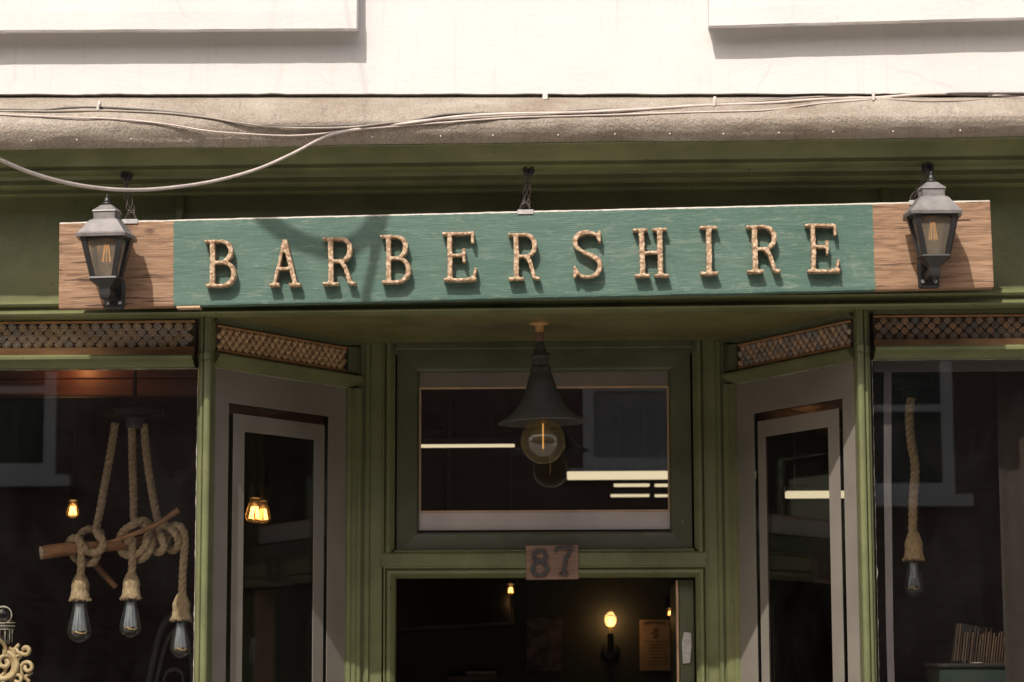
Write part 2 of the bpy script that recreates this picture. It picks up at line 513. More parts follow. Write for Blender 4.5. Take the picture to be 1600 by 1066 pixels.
def extrude_z(bm, plan, z0, z1, M=I4):
    a = [bm.verts.new(M @ Vector((x, y, z0))) for x, y in plan]
    b = [bm.verts.new(M @ Vector((x, y, z1))) for x, y in plan]
    m = len(plan)
    for i in range(m):
        j = (i + 1) % m
        bm.faces.new((a[i], a[j], b[j], b[i]))
    bm.faces.new(a[::-1]); bm.faces.new(b)


def frame(bm, u0, u1, z0, z1, prof, M=I4, sides='LRTB'):
    """mitred moulding round the rectangle: prof [(o,w)] closed, o = outward from the rectangle, w = depth (negative to the street)"""
    def ring(cu, cz, su, sz):
        return [bm.verts.new(M @ Vector((cu + su * o, wd, cz + sz * o))) for o, wd in prof]
    c = {'TL': (u0, z1, -1, 1), 'TR': (u1, z1, 1, 1), 'BR': (u1, z0, 1, -1), 'BL': (u0, z0, -1, -1)}
    m = len(prof)
    for side, a, b in (('T', 'TL', 'TR'), ('R', 'TR', 'BR'), ('B', 'BR', 'BL'), ('L', 'BL', 'TL')):
        if side not in sides: continue
        ra, rb = ring(*c[a]), ring(*c[b])
        for i in range(m):
            j = (i + 1) % m
            bm.faces.new((ra[i], ra[j], rb[j], rb[i]))
        bm.faces.new(ra); bm.faces.new(rb[::-1])


def smooth_path(pts, n=6):
    """Catmull-Rom through pts"""
    P = [Vector(p) for p in pts]
    P = [2 * P[0] - P[1]] + P + [2 * P[-1] - P[-2]]
    out = []
    for i in range(1, len(P) - 2):
        a, b, c, d = P[i - 1:i + 3]
        for k in range(n):
            t = k / n
            out.append(0.5 * ((2 * b) + (c - a) * t + (2 * a - 5 * b + 4 * c - d) * t * t + (3 * b - a - 3 * c + d) * t ** 3))
    out.append(P[-2])
    return out


def tube(bm, pts, r, seg=8, strands=0, pitch=0.03, cap=True, closed=False):
    """tube along pts; r number or list; strands>0 twists a lobed rope section"""
    P = [Vector(p) for p in pts]
    n = len(P)
    rs = r if isinstance(r, (list, tuple)) else [r] * n
    rings = []
    tprev = None
    nrm = None
    L = 0.0
    for i, p in enumerate(P):
        if closed: t = (P[(i + 1) % n] - P[i - 1]).normalized()
        else: t = (P[min(i + 1, n - 1)] - P[max(i - 1, 0)]).normalized()
        if nrm is None:
            up = Vector((0, 0, 1)) if abs(t.z) < 0.9 else Vector((0, 1, 0))
            nrm = t.cross(up).normalized()
        else:
            nrm = (tprev.rotation_difference(t) @ nrm)
            nrm = (nrm - t * nrm.dot(t)).normalized()
        if i: L += (p - P[i - 1]).length
        bn = t.cross(nrm)
        ring = []
        for k in range(seg):
            a = 2 * pi * k / seg
            rr = rs[i]
            ang = a
            if strands:
                rr = rs[i] * (0.80 + 0.26 * abs(cos(strands * a / 2)) ** 0.8)
                ang = a + 2 * pi * L / (pitch * strands)
            ring.append(bm.verts.new(p + (nrm * cos(ang) + bn * sin(ang)) * rr))
        rings.append(ring)
        tprev = t
    prs = list(zip(rings, rings[1:])) + ([(rings[-1], rings[0])] if closed else [])
    for a, b in prs:
        for k in range(seg):
            j = (k + 1) % seg
            bm.faces.new((a[k], a[j], b[j], b[k]))
    if cap and not closed:
        bm.faces.new(rings[0][::-1]); bm.faces.new(rings[-1])


def resample(pts, step):
    P = [Vector(p) for p in pts]
    out = [P[0]]
    acc = 0.0
    for a, b in zip(P, P[1:]):
        d = (b - a).length
        while acc + d >= step:
            t = (step - acc) / d
            a = a.lerp(b, t)
            out.append(a)
            d = (b - a).length
            acc = 0.0
        acc += d
    return out


def lathe(bm, prof, c, seg=24, axis=None, wob=None):
    """prof [(r,h)] turned about the vertical through c"""
    Mx = axis or I4
    rings = []
    for r, h in prof:
        if r <= 1e-6:
            rings.append([bm.verts.new(Vector(c) + Mx.to_3x3() @ Vector((0, 0, h)))])
        else:
            rings.append([bm.verts.new(Vector(c) + Mx.to_3x3() @ (Vector((r * cos(2 * pi * k / seg), r * sin(2 * pi * k / seg), h)) * 1.0 + (wob(k, r, h) if wob else Vector()))) for k in range(seg)])
    for a, b in zip(rings, rings[1:]):
        if len(a) == 1 and len(b) == 1: continue
        for k in range(seg):
            j = (k + 1) % seg
            if len(a) == 1: bm.faces.new((a[0], b[j], b[k]))
            elif len(b) == 1: bm.faces.new((a[k], a[j], b[0]))
            else: bm.faces.new((a[k], a[j], b[j], b[k]))


def nb(): return bmesh.new()


# ------------------------------------------------------------------ the ground
XL, XR = -2.9, 2.4                      # the ends of the shop
bm = nb(); box(bm, -60, 60, -60, 60, -0.4, -0.12); build('road', bm, M_TARMAC, kind='structure')
bm = nb(); box(bm, -60, 60, -9.0, 0.0, -0.13, 0.0); box(bm, -60, 60, -14.0, -12.4, -0.13, 0.0); build('pavement', bm, M_PAVE, kind='structure')
bm = nb()
for k in range(-14, 14):
    box(bm, k * 0.915 + 0.003, k * 0.915 + 0.912, -9.15, -9.002, -0.14, 0.006, bev=0.008)
build('kerb', bm, M_KERB, kind='structure')

# ------------------------------------------------------------------ interior shell
YB = 4.4
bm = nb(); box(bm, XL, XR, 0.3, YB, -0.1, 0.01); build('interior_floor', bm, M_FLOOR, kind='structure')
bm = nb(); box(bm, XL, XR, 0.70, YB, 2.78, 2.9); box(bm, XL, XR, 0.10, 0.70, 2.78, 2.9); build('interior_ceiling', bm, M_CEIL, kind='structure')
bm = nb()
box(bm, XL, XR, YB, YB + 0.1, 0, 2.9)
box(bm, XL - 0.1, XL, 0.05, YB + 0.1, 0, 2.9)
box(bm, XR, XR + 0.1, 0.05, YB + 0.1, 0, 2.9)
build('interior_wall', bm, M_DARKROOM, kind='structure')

# ------------------------------------------------------------------ the shop building
B = thing('shop_building', (-0.2, 0.6, 0), 'white rendered shop building with dark green timber shopfront and recessed doorway', 'building')
YW = -0.19                              # face of the white wall above
zwl, zwr = Z(0, 147, YW), Z(1600, 146, YW)
wx0, wx1 = X(0, 147, YW), X(1600, 146, YW)


def wall_bottom(x): return zwl + (zwr - zwl) * (x - wx0) / (wx1 - wx0)


bm = nb()
random.seed(3)
n = 260
top, bot, botb = [], [], []
for k in range(n + 1):
    x = XL + (XR - XL) * k / n
    z = wall_bottom(x) + 0.0022 * noise.noise((x * 9, 0, 0)) + 0.0012 * noise.noise((x * 50, 3, 0))
    chip = noise.noise((x * 4.1, 7, 0))
    if chip > 0.52: z += 0.006 * (chip - 0.52) * 8
    bot.append(bm.verts.new((x, YW, z)))
    top.append(bm.verts.new((x, YW, 5.2)))
    botb.append(bm.verts.new((x, YW + 0.4, z)))
for k in range(n):
    bm.faces.new((bot[k], bot[k + 1], top[k + 1], top[k]))
    bm.faces.new((bot[k], botb[k], botb[k + 1], bot[k + 1]))
tb = [bm.verts.new((XL, YW + 0.4, 5.2)), bm.verts.new((XR, YW + 0.4, 5.2))]
bm.faces.new(top + [tb[1], tb[0]])
build('upper_wall', bm, M_WALL, B)


def wall_band(px0, py0, px1, py1, dep):
    """projecting rendered window sill: bottom front edge runs from pixel 0 to pixel 1"""
    a, b = at(px0, py0, YW - dep), at(px1, py1, YW - dep)
    sl = (b.z - a.z) / (b.x - a.x)
    random.seed(int(px0) + 5)
    bm = nb()

    def fn(x, y, z, i):
        wz = 0.0016 * noise.noise((x * 7, 1, i * 0.2)) + 0.0010 * noise.noise((x * 33, 4, i))
        return Vector((x, y + 0.0012 * noise.noise((x * 11, 9, i * 0.3)), a.z + sl * (x - a.x) + z + wz))
    y0, yf = YW + 0.02, YW - dep
    prof = [(y0, 0.012), (YW - 0.5 * dep, 0.0125), (YW - 0.62 * dep, 0.006), (YW - 0.70 * dep, 0.0), (yf + 0.003, -0.001), (yf, 0.003), (yf - 0.001, 0.05), (yf, 0.084), (yf + 0.008, 0.087), (yf + 0.010, 0.17), (y0, 0.19)]
    extrude_x(bm, prof, a.x, b.x, 90, fn)
    return build('window_sill', bm, M_WALL, B)


wall_band(-620, 52, 557, 46, 0.064)
wall_band(1108, 42, 1920, 20, 0.062)

# lead flashing rolled over the cornice
NB_L, NB_R = (0, 233), (1600, 212)      # its lower edge in the photograph
YN = -0.312
nl, nr = at(*NB_L, YN + 0.02), at(*NB_R, YN + 0.02)


def lead_z(x): return nl.z + (nr.z - nl.z) * (x - nl.x) / (nr.x - nl.x)


LEADP = [(0.0, 1.02), (0.10, 0.965), (0.30, 0.88), (0.55, 0.75), (0.78, 0.61), (0.93, 0.48), (1.0, 0.37), (0.995, 0.27), (0.95, 0.18), (0.88, 0.09), (0.79, 0.01), (0.70, -0.01)]


def lead_point(x, t, s):
    zb, zt = lead_z(x), wall_bottom(x) - 0.006
    y = (YW + 0.018) + (YN - YW - 0.018) * t
    z = zb + (zt - zb) * s
    am = min(1.0, t * 1.6) * (1 if s > 0.1 else 0.5)
    z += am * (0.006 * noise.noise((x * 2.1, t * 2, 2)) + 0.0035 * noise.noise((x * 7, t * 5, 5)))
    y += am * (0.008 * noise.noise((x * 1.7, 3, t)) + 0.003 * noise.noise((x * 12, 8, t * 6)) + 0.0012 * noise.noise((x * 45, 1, t * 30)))
    return Vector((x, y, z))


bm = nb()
nn = 420
rows = []
fineP = []
for (t0, s0), (t1, s1) in zip(LEADP, LEADP[1:]):
    for k in range(3):
        q = k / 3
        fineP.append((t0 + (t1 - t0) * q, s0 + (s1 - s0) * q))
fineP.append(LEADP[-1])
for t, s in fineP:
    rows.append([bm.verts.new(lead_point(XL + (XR - XL) * k / nn, t, s)) for k in range(nn + 1)])
bk = [bm.verts.new((v.co.x, YW + 0.1, v.co.z)) for v in rows[-1]]
tk = [bm.verts.new((v.co.x, YW + 0.1, v.co.z)) for v in rows[0]]
rows = [tk] + rows + [bk]
for a, b in zip(rows, rows[1:]):
    for k in range(nn):
        bm.faces.new((a[k], a[k + 1], b[k + 1], b[k]))
lead = build('lead_flashing', bm, M_LEAD, B, smooth=True)
bm = nb()
random.seed(11)
for px, py in ((47, 226), (118, 227), (203, 228), (296, 229), (379, 225), (477, 224), (581, 226), (688, 223), (770, 221), (872, 222), (961, 221), (1047, 217), (1131, 220), (1218, 219), (1303, 217), (1397, 212), (1502, 211)):
    p = at(px, py, YN - 0.001)
    p = lead_point(p.x, 0.90, 0.115)
    lathe(bm, [(0.0, 0.003), (0.0022, 0.002), (0.0026, -0.002)], p, 8, Matrix.Rotation(radians(110), 4, 'X'))
build('nail_heads', bm, M_CLIP, lead, kind='stuff', smooth=True)

# cornice: profile from its nose back to the fascia, set by where its edges show
Zc = lambda py, Y: Z(800, py, Y)
CORN = [(y, Zc(p, y) + dz) for y, p, dz in ((-0.278, 221, 0), (-0.278, 226, 0), (-0.268, 229, 0), (-0.240, 238, 0.004), (-0.204, 252, 0), (-0.2035, 253.5, 0), (-0.203, 253.5, 0.022), (-0.190, 258, 0.022), (-0.1895, 259, 0.0), (-0.184, 260.5, -0.001), (-0.168, 265, 0), (-0.155, 268.5, 0.001), (-0.1545, 269, 0.028), (-0.128, 275, 0.032), (-0.100, 280.5, 0.012), (-0.0995, 281, 0), (-0.093, 283.5, -0.001), (-0.080, 287.5, -0.001), (-0.070, 290, 0.002), (-0.0695, 290, 0.016), (-0.052, 294, 0.018), (-0.0515, 295, 0.0), (-0.042, 298.5, 0), (-0.03, 299, 0))]
cz0 = Z(800, 221, -.278)
sl = (lead_z(1.0) - lead_z(-1.5)) / 2.5
prof = CORN + [(0.1, CORN[-1][1]), (0.1, cz0 + 0.03), (-0.24, cz0 + 0.03)]
bm = nb()
extrude_x(bm, prof, XL, XR, 60, lambda x, y, z, i: Vector((x, y, z + 0.55 * (lead_z(x) - lead_z(-0.25)) + 0.0012 * noise.noise((x * 3, i, 0)))))
cornice = build('cornice', bm, GREEN, B, smooth=25)

# fascia board with raised stiles
zf_top, zf_bot = CORN[-1][1] + 0.02, Z(800, 466, 0)
bm = nb()
box(bm, XL, XR, 0.0, 0.12, zf_bot - 0.03, zf_top + 0.03)
fascia = build('fascia', bm, GREEN, B)
for px in (281, 1383):
    x = X(px, 330, -0.012)
    bm = nb(); box(bm, x - 0.0105, x + 0.0105, -0.018, -0.001, zf_bot + 0.02, zf_top - 0.005, bev=0.005, seg=2); build('stile', bm, GREEN, fascia, smooth=30)

# bead and architrave under the fascia
ysl = lambda x: 0.0035 * (x + 0.2)
A = lambda py, Y: Z(700, py, Y)
prof = [(-0.001, A(460, 0)), (-0.030, A(460.5, -.03)), (-0.046, A(463, -.046)), (-0.052, A(467, -.052)), (-0.046, A(471, -.046)), (-0.034, A(473, -.034)), (-0.034, A(477, -.034)),
        (-0.050, A(479.5, -.05)), (-0.055, A(482.5, -.055)), (-0.050, A(485.5, -.05)), (-0.038, A(487, -.038)), (-0.034, A(488.5, -.034)), (0.035, A(490, .0) ), (0.035, A(460, 0))]
bm = nb()
extrude_x(bm, prof, XL, XR, 40, lambda x, y, z, i: Vector((x, y, z + ysl(x) + 0.0007 * noise.noise((x * 4, i * .4, 1)))))
build('architrave', bm, GREEN, B, smooth=35)

# recess plan
ZS = A(490, 0.0) + 0.001                 # soffit height
P0L, P1L = at(334, 800, 0.045), at(561, 800, 0.60)
P0R, P1R = at(1336, 800, 0.045), at(1137, 800, 0.60)
bm = nb()
vs0 = [(P0L.x - 0.07, 0.036), (P0R.x + 0.07, 0.036), (P1R.x + 0.12, 0.76), (P1L.x - 0.12, 0.76)]
extrude_z(bm, vs0, ZS, ZS + 0.08)
build('soffit', bm, M_SOFFIT, B)


def pix_plane(px, py, P, u):
    """pixel -> (distance along u from P, z) on the upright plane through P along u"""
    d = ray(px, py)
    nrm = Vector((u.y, -u.x, 0))
    t = (P - CAM).dot(nrm) / d.dot(nrm)
    q = CAM + d * t
    return (q - P).dot(u), q.z


ROSM = None


def rosette_mesh(m, rad):
    bm = nb()
    pr = [(0.0, -0.0095), (0.34, -0.0075), (0.50, -0.0003), (0.74, -0.0095), (1.0, 0.0)]
    rings = []
    for r, h in pr:
        if r == 0: rings.append([bm.verts.new((0, h, 0))])
        else:
            rings.append([bm.verts.new((rad * r * cos(2 * pi * k / 8) * (1 - .16 * (k % 2)), h, rad * r * sin(2 * pi * k / 8) * (1 - .16 * (k % 2)))) for k in range(8)])
    for a, b in zip(rings, rings[1:]):
        for k in range(8):
            j = (k + 1) % 8
            if len(a) == 1: bm.faces.new((a[0], b[k], b[j]))
            else: bm.faces.new((a[k], b[k], b[j], a[j]))
    me = bpy.data.meshes.new('rosette')
    bm.to_mesh(me); bm.free()
    for p in me.polygons: p.use_smooth = True
    me.materials.append(m)
    return me


def lattice(M, u0, u1, z0, z1, m, label, foot=None):
    """pierced ornamental panel: dark backing, two edge strips, staggered rosettes"""
    bm = nb(); box(bm, u0, u1, 0.0, 0.02, foot or z0, z1, M)
    lp = build('lattice_panel', bm, M_LATBACK, B, label=label)
    h = z1 - z0
    for za, zb in ((z1 - 0.10 * h, z1 - 0.01 * h), ((foot + 0.0015) if foot else (z0 + 0.005 * h), z0 + 0.10 * h)):
        bm = nb(); box(bm, u0 + 0.001, u1 - 0.001, -0.008, -0.0005, za, zb, M, bev=0.002); build('edge_strip', bm, M_LATSTRIP, lp)
    me = rosette_mesh(m, 0.0128 if m is M_ROS_TAN else 0.0108)
    rows, pitch = 4, 0.0284
    zz0, zz1 = z0 + 0.12 * h, z1 - 0.12 * h
    rp = (zz1 - zz0) / rows
    off = root_loc(B)
    rot = M.to_3x3().to_4x4()
    for r in range(rows):
        k = 0
        while True:
            u = u0 + 0.014 + (k + (0.5 if r % 2 else 0.0)) * pitch
            if u > u1 - 0.012: break
            o = bpy.data.objects.new('rosette', me)
            COL.objects.link(o)
            o.parent = lp
            jz = random.uniform(-.0008, .0008)
            o.matrix_basis = Matrix.Translation(M @ Vector((u + random.uniform(-.0008, .0008), -0.0005, zz0 + (r + .5) * rp + jz)) - off) @ rot @ Matrix.Rotation(random.uniform(-.2, .2), 4, 'Y')
            k += 1
    return lp


def ragged_strip(M, u0, u1, z, h, side=1, y=-0.004):
    """flaking old paint along the head of a pane"""
    bm = nb()
    n = max(20, int((u1 - u0) / 0.008))
    a = []
    for k in range(n + 1):
        u = u0 + (u1 - u0) * k / n
        q = noise.noise((u * 22, z * 9, 4)) + 0.6 * noise.noise((u * 80, z * 3, 8))
        dd = max(0.0007, h * (0.35 + 0.8 * q))
        a.append((u, dd))
    for wy in (0,):
        t = [bm.verts.new(M @ Vector((u, y, z))) for u, d in a]
        b = [bm.verts.new(M @ Vector((u, y, z - side * d))) for u, d in a]
        b2 = [bm.verts.new(M @ Vector((u, y + 0.0025, z - side * d))) for u, d in a]
        for k in range(n):
            bm.faces.new((t[k], t[k + 1], b[k + 1], b[k]))
            bm.faces.new((b[k], b[k + 1], b2[k + 1], b2[k]))
    return bm


# ---- front shop windows, left and right
RAIL = lambda za, zb, yf, yg: [(yg, za), (yf + 0.030, za), (yf + 0.018, za - 0.002), (yf + 0.004, za - 0.004), (yf, za - 0.008), (yf + 0.001, za - 0.015), (yf + 0.008, za - 0.018), (yf + 0.016, za - 0.0185), (yf + 0.024, (za + zb) / 2 - 0.006), (yf + 0.040, zb + 0.004), (yf + 0.045, zb), (yg, zb)]
for side in (0, 1):
    Yl, Yg = 0.045, 0.062
    if side == 0:
        lat = (XL, X(306, 520, Yl), Z(150, 548, Yl), Z(150, 501, Yl))
        zr_t, zr_b = Z(150, 553, -0.01), Z(150, 577, Yg)
        gx0, gx1 = XL, X(308, 700, Yg)
        px0, px1 = 305, 329
    else:
        lat = (X(1364, 510, Yl), XR, Z(1480, 534, Yl), Z(1480, 491.5, Yl))
        zr_t, zr_b = Z(1480, 538, -0.01), Z(1480, 562, Yg)
        gx0, gx1 = X(1365, 700, Yg), XR
        px0, px1 = 1341, 1365
    T = Matrix.Translation((0, Yl, 0))
    lattice(T, *lat, M_ROS_TAN if side == 0 else M_ROS_DRK, 'tan ornamental lattice above the left shop window' if side == 0 else 'dark ornamental lattice above the right shop window', zr_t)
    # head moulding closing the gap between lattice and architrave
    bm = nb()
    zl = lat[3]
    extrude_x(bm, [(0.05, zl), (0.030, zl + 0.0005), (0.022, zl + 0.008), (0.008, zl + 0.012), (0.004, zl + 0.02), (0.004, ZS + 0.05), (0.05, ZS + 0.05)], lat[0], lat[1])
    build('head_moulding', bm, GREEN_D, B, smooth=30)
    bm = nb()
    extrude_x(bm, RAIL(zr_t, zr_b, -0.022, 0.085), gx0 if side == 0 else lat[0] - 0.001, lat[1] + 0.001 if side == 0 else gx1, 30, lambda x, y, z, i: Vector((x, y, z + 0.0006 * noise.noise((x * 5, i * .3, 2)))))
    build('transom_rail', bm, GREEN, B, smooth=30)
    bm = nb(); box(bm, gx0, gx1, Yg, Yg + 0.006, 0.62, zr_b + 0.004)
    sw = build('shop_window', bm, M_GLASS, B, label='large left shop window pane' if side == 0 else 'large right shop window pane')
    bm = ragged_strip(I4, gx0, gx1 - 0.001, zr_b + 0.0005, 0.005 if side == 0 else 0.004, 1, Yg - 0.003)
    build('flaking_paint', bm, M_PUTTY, sw)
    bm = nb()   # vertical flakes down the post side of the pane
    n = 120
    xe = gx1 if side == 0 else gx0
    sg = -1 if side == 0 else 1
    prev = None
    for k in range(n + 1):
        z = 1.5 + (zr_b - 1.5) * k / n
        dd = 0.004 * max(0.0, noise.noise((z * 30, side * 7, 1)) + 0.35 * noise.noise((z * 95, side, 6)) + 0.10) + 0.0006
        c = [bm.verts.new((xe, Yg - 0.003, z)), bm.verts.new((xe + sg * dd, Yg - 0.003, z)), bm.verts.new((xe + sg * dd, Yg - 0.0005, z))]
        if prev:
            bm.faces.new((prev[0], prev[1], c[1], c[0])); bm.faces.new((prev[1], prev[2], c[2], c[1]))
        prev = c
    build('flaking_paint', bm, M_PUTTY, sw)
    # stall riser below
    bm = nb(); box(bm, gx0, gx1, 0.03, 0.16, 0.0, 0.62, bev=0.006); box(bm, gx0, gx1, -0.01, 0.14, 0.622, 0.66, bev=0.008)
    build('stall_riser', bm, GREEN, B)
    # corner post: a plan of rounds and fillets
    xa, xb = X(px0, 700, 0.0), X(px1, 700, 0.0)
    wd = xb - xa

    def round_(cx, r, y0, a0=180, a1=360, n=8):
        return [(cx + r * cos(radians(a0 + (a1 - a0) * k / n)), y0 + r * sin(radians(a0 + (a1 - a0) * k / n))) for k in range(n + 1)]
    if side == 0:
        plan = [(xa, 0.075), (xa, 0.030), (xa + 0.10 * wd, 0.020), (xa + .22 * wd, 0.020)] + round_(xa + .36 * wd, .12 * wd, 0.006) + [(xa + .50 * wd, 0.012)] + round_(xa + .75 * wd, .24 * wd, -0.004) + [(xb, 0.030), (xb, 0.075)]
    else:
        plan = [(xa, 0.075), (xa, 0.030)] + round_(xa + .25 * wd, .24 * wd, -0.004) + [(xa + .50 * wd, 0.012)] + round_(xa + .64 * wd, .12 * wd, 0.006) + [(xb - .22 * wd, 0.020), (xb - .10 * wd, 0.020), (xb, 0.030), (xb, 0.075)]
    bm = nb(); extrude_z(bm, plan, 0.0, zr_t - 0.0185)
    post = build('post', bm, GREEN, B, smooth=30)
    bm = nb(); extrude_z(bm, [(x, y + 0.004) for x, y in plan], zr_t + 0.0005, ZS + 0.03)
    build('upper_post', bm, GREEN, post, smooth=30)
    bm = nb(); extrude_z(bm, [(x if abs(x - (xa + xb) / 2) < wd * .4 else x, y - 0.008) for x, y in plan], zr_t - 0.018, zr_t)
    build('collar', bm, GREEN, post, smooth=30)

# ---- angled windows each side of the recess
MM = {}
for side in (0, 1):
    P, Q = (P0L, P1L) if side == 0 else (P0R, P1R)
    u = Vector((Q.x - P.x, Q.y - P.y, 0)).normalized()
    Lu = (Vector((Q.x, Q.y, 0)) - Vector((P.x, P.y, 0))).length
    inw = Vector((-u.y, u.x, 0)) if side == 0 else Vector((u.y, -u.x, 0))
    # columns u, inward, up
    if side == 0: inw = Vector((-u.y, u.x, 0))
    M = Matrix(((u.x, inw.x, 0, P.x), (u.y, inw.y, 0, P.y), (0, 0, 1, 0), (0, 0, 0, 1)))
    MM[side] = (M, u, P, Lu)

    def pz(px, py, wd=0.0):
        q = pix_plane(px, py, P + inw * wd, u)
        return q
    FW = 0.018
    if side == 0:
        lt = [pz(337, 504), pz(337, 546), pz(546, 543), pz(546, 583)]
        film = [pz(334, 574, FW), pz(541, 607, FW)]
        s_o = [pz(357.5, 630, FW), pz(513, 651, FW)]
        s_i = [pz(365, 646, FW), pz(507, 664.5, FW)]
        pane = [pz(382, 674, FW), pz(491, 688, FW)]
    else:
        lt = [pz(1334, 496.5), pz(1334, 538), pz(1149, 538), pz(1149, 579)]
        film = [pz(1334, 565, FW), pz(1151, 600, FW)]
        s_o = [pz(1316.5, 623.5, FW), pz(1178, 646, FW)]
        s_i = [pz(1310.5, 638, FW), pz(1184, 659, FW)]
        pane = [pz(1294, 667, FW), pz(1196, 683, FW)]
    avg = lambda a: sum(q[1] for q in a) / len(a)
    z_lt, z_lb = (lt[0][1] + lt[2][1]) / 2, (lt[1][1] + lt[3][1]) / 2
    lattice(M @ Matrix.Translation((0, 0.012, 0)), 0.012, lt[2][0], z_lb, z_lt, M_ROS_BRZ if side == 0 else M_ROS_DRK, 'bronze lattice above the left angled window' if side == 0 else 'dark lattice above the right angled window')
    z_f = avg(film)
    bm = nb()
    extrude_x(bm, [(0.04, z_lt + 0.0005), (0.010, z_lt + 0.001), (0.004, z_lt + 0.006), (-0.004, z_lt + 0.010), (-0.006, z_lt + 0.016), (-0.012, z_lt + 0.022), (-0.012, ZS + 0.01), (0.04, ZS + 0.01)], 0.0, Lu, M=M)
    build('head_moulding', bm, GREEN_D, B, smooth=30)
    bm = nb()
    extrude_x(bm, [(0.04, z_lb - 0.0005), (0.006, z_lb - 0.001), (-0.008, z_lb - 0.005), (-0.014, z_lb - 0.010), (-0.013, z_lb - 0.016), (-0.004, (z_lb + z_f) / 2 - 0.006), (0.010, z_f + 0.002), (0.012, z_f), (0.04, z_f)], 0.0, Lu, M=M)
    build('transom_rail', bm, GREEN, B, smooth=30)
    uf = max(film[0][0], 0.002), film[1][0]
    bm = nb(); box(bm, 0.0, uf[1] + 0.01, 0.020, 0.026, 0.62, z_f + 0.01, M)
    aw = build('angled_window', bm, M_GLASS, B, label='angled window left of the doorway' if side == 0 else 'angled window right of the doorway')

    def bandrect(name, o_u0, o_u1, o_z, i_u0, i_u1, i_z, m):
        zb = 0.64
        for x0, x1, z0, z1 in ((o_u0, o_u1, i_z, o_z), (o_u0, i_u0, zb, i_z - 0.0005), (i_u1, o_u1, zb, i_z - 0.0005)):
            bm = nb(); box(bm, x0, x1, 0.0272, 0.0292, z0, z1, M); build(name, bm, m, aw)
    zo, zi, zp = avg(s_o), avg(s_i), avg(pane)
    # the film sits on the glass face towards the street
    for nm, args in (('film_border', (uf[0], uf[1], z_f - 0.001, s_o[0][0], s_o[1][0], zo)), ('film_strip', (s_i[0][0], s_i[1][0], zi, pane[0][0], pane[1][0], zp))):
        o0, o1, oz, i0, i1, iz = args
        for x0, x1, z0, z1 in ((o0, o1, iz, oz), (o0, i0, 0.64, iz - 0.0004), (i1, o1, 0.64, iz - 0.0004)):
            bm = nb(); box(bm, x0, x1, 0.0172, 0.0192, z0, z1, M); build(nm, bm, M_FILM, aw)
    # inner timber edge of the slit, brown, seen between the two bands
    for x0, x1, z0, z1 in ((s_o[0][0], s_i[0][0], 0.64, zo), (s_i[1][0], s_o[1][0], 0.64, zo), (s_i[0][0], s_i[1][0], zi, zo)):
        bm = nb(); box(bm, x0 + 0.0008, x1 - 0.0008, 0.036, 0.05, z0, z1, M); build('glazing_bead', bm, M_BULKHEAD, aw)
    bm = ragged_strip(M, uf[0], uf[1], z_f + 0.0004, 0.0035, 1, 0.013)
    build('flaking_paint', bm, M_PUTTY, aw)
    # rear stile with mouldings
    bm = nb()
    us = uf[1] + 0.0005
    ww = Lu - us
    plan = [(us, 0.05), (us, 0.012), (us + .12 * ww, 0.004), (us + .3 * ww, 0.004), (us + .38 * ww, -0.006), (us + .6 * ww, -0.008), (us + .68 * ww, -0.014), (us + .9 * ww, -0.014), (us + ww, -0.004), (us + ww + 0.02, 0.05)]
    extrude_z(bm, plan, 0.0, z_f - 0.0005, M)
    build('rear_stile', bm, GREEN, B, smooth=30)
    bm = nb()
    extrude_z(bm, [(lt[2][0] + 0.0005, 0.04), (lt[2][0] + 0.0005, 0.004), (lt[2][0] + 0.02, -0.004), (lt[2][0] + 0.024, -0.008), (Lu, -0.008), (Lu + .02, 0.04)], z_lb, z_lt + 0.001, M)
    build('upper_stile', bm, GREEN_D, B, smooth=30)
    bm = nb(); box(bm, 0.0, us, 0.0, 0.08, 0.0, 0.62, M, bev=0.006); box(bm, 0.0, us, -0.02, 0.06, 0.622, 0.64, M, bev=0.006)
    build('stall_riser', bm, GREEN, B)

# ---- doorway wall at the back of the recess
YD = 0.60
xq = lambda px: X(px, 800, YD)
zq = lambda py: Z(850, py, YD)
xj0, xj1 = P1L.x - 0.03, P1R.x + 0.03
bm = nb()
plan = [(xj0, YD + 0.10), (xj0, YD), (xq(570), YD), (xq(571), YD - 0.010), (xq(577), YD - 0.012), (xq(579), YD), (xq(597), YD), (xq(597), YD + 0.10)]
extrude_z(bm, plan, 0.0, ZS)
plan = [(xq(1103), YD + 0.10), (xq(1103), YD), (xq(1120), YD), (xq(1122), YD - 0.012), (xq(1128), YD - 0.010), (xq(1129), YD), (xj1, YD), (xj1, YD + 0.10)]
extrude_z(bm, plan, 0.0, ZS)
df = build('door_frame', bm, GREEN, B, smooth=30)
zt_top = zq(552)
bm = nb(); box(bm, xq(597), xq(1103), YD + 0.002, YD + 0.1, zt_top, ZS); box(bm, xq(616.5), xq(1084.5), YD - 0.006, YD + 0.0015, zq(545), zq(533), bev=.003); build('head_board', bm, GREEN_D, df)
# transom bar between fanlight and door
bm = nb()
zb0, zb1 = zq(886), zq(862)
extrude_x(bm, [(YD + 0.1, zb0), (YD - 0.004, zb0), (YD - 0.008, zb0 + 0.004), (YD - 0.008, zb1 - 0.006), (YD - 0.002, zb1), (YD + 0.1, zb1)], xq(597), xq(1103), 12, lambda x, y, z, i: Vector((x, y, z + .0006 * noise.noise((x * 6, i, 0)))))
build('transom_bar', bm, GREEN, df, smooth=30)
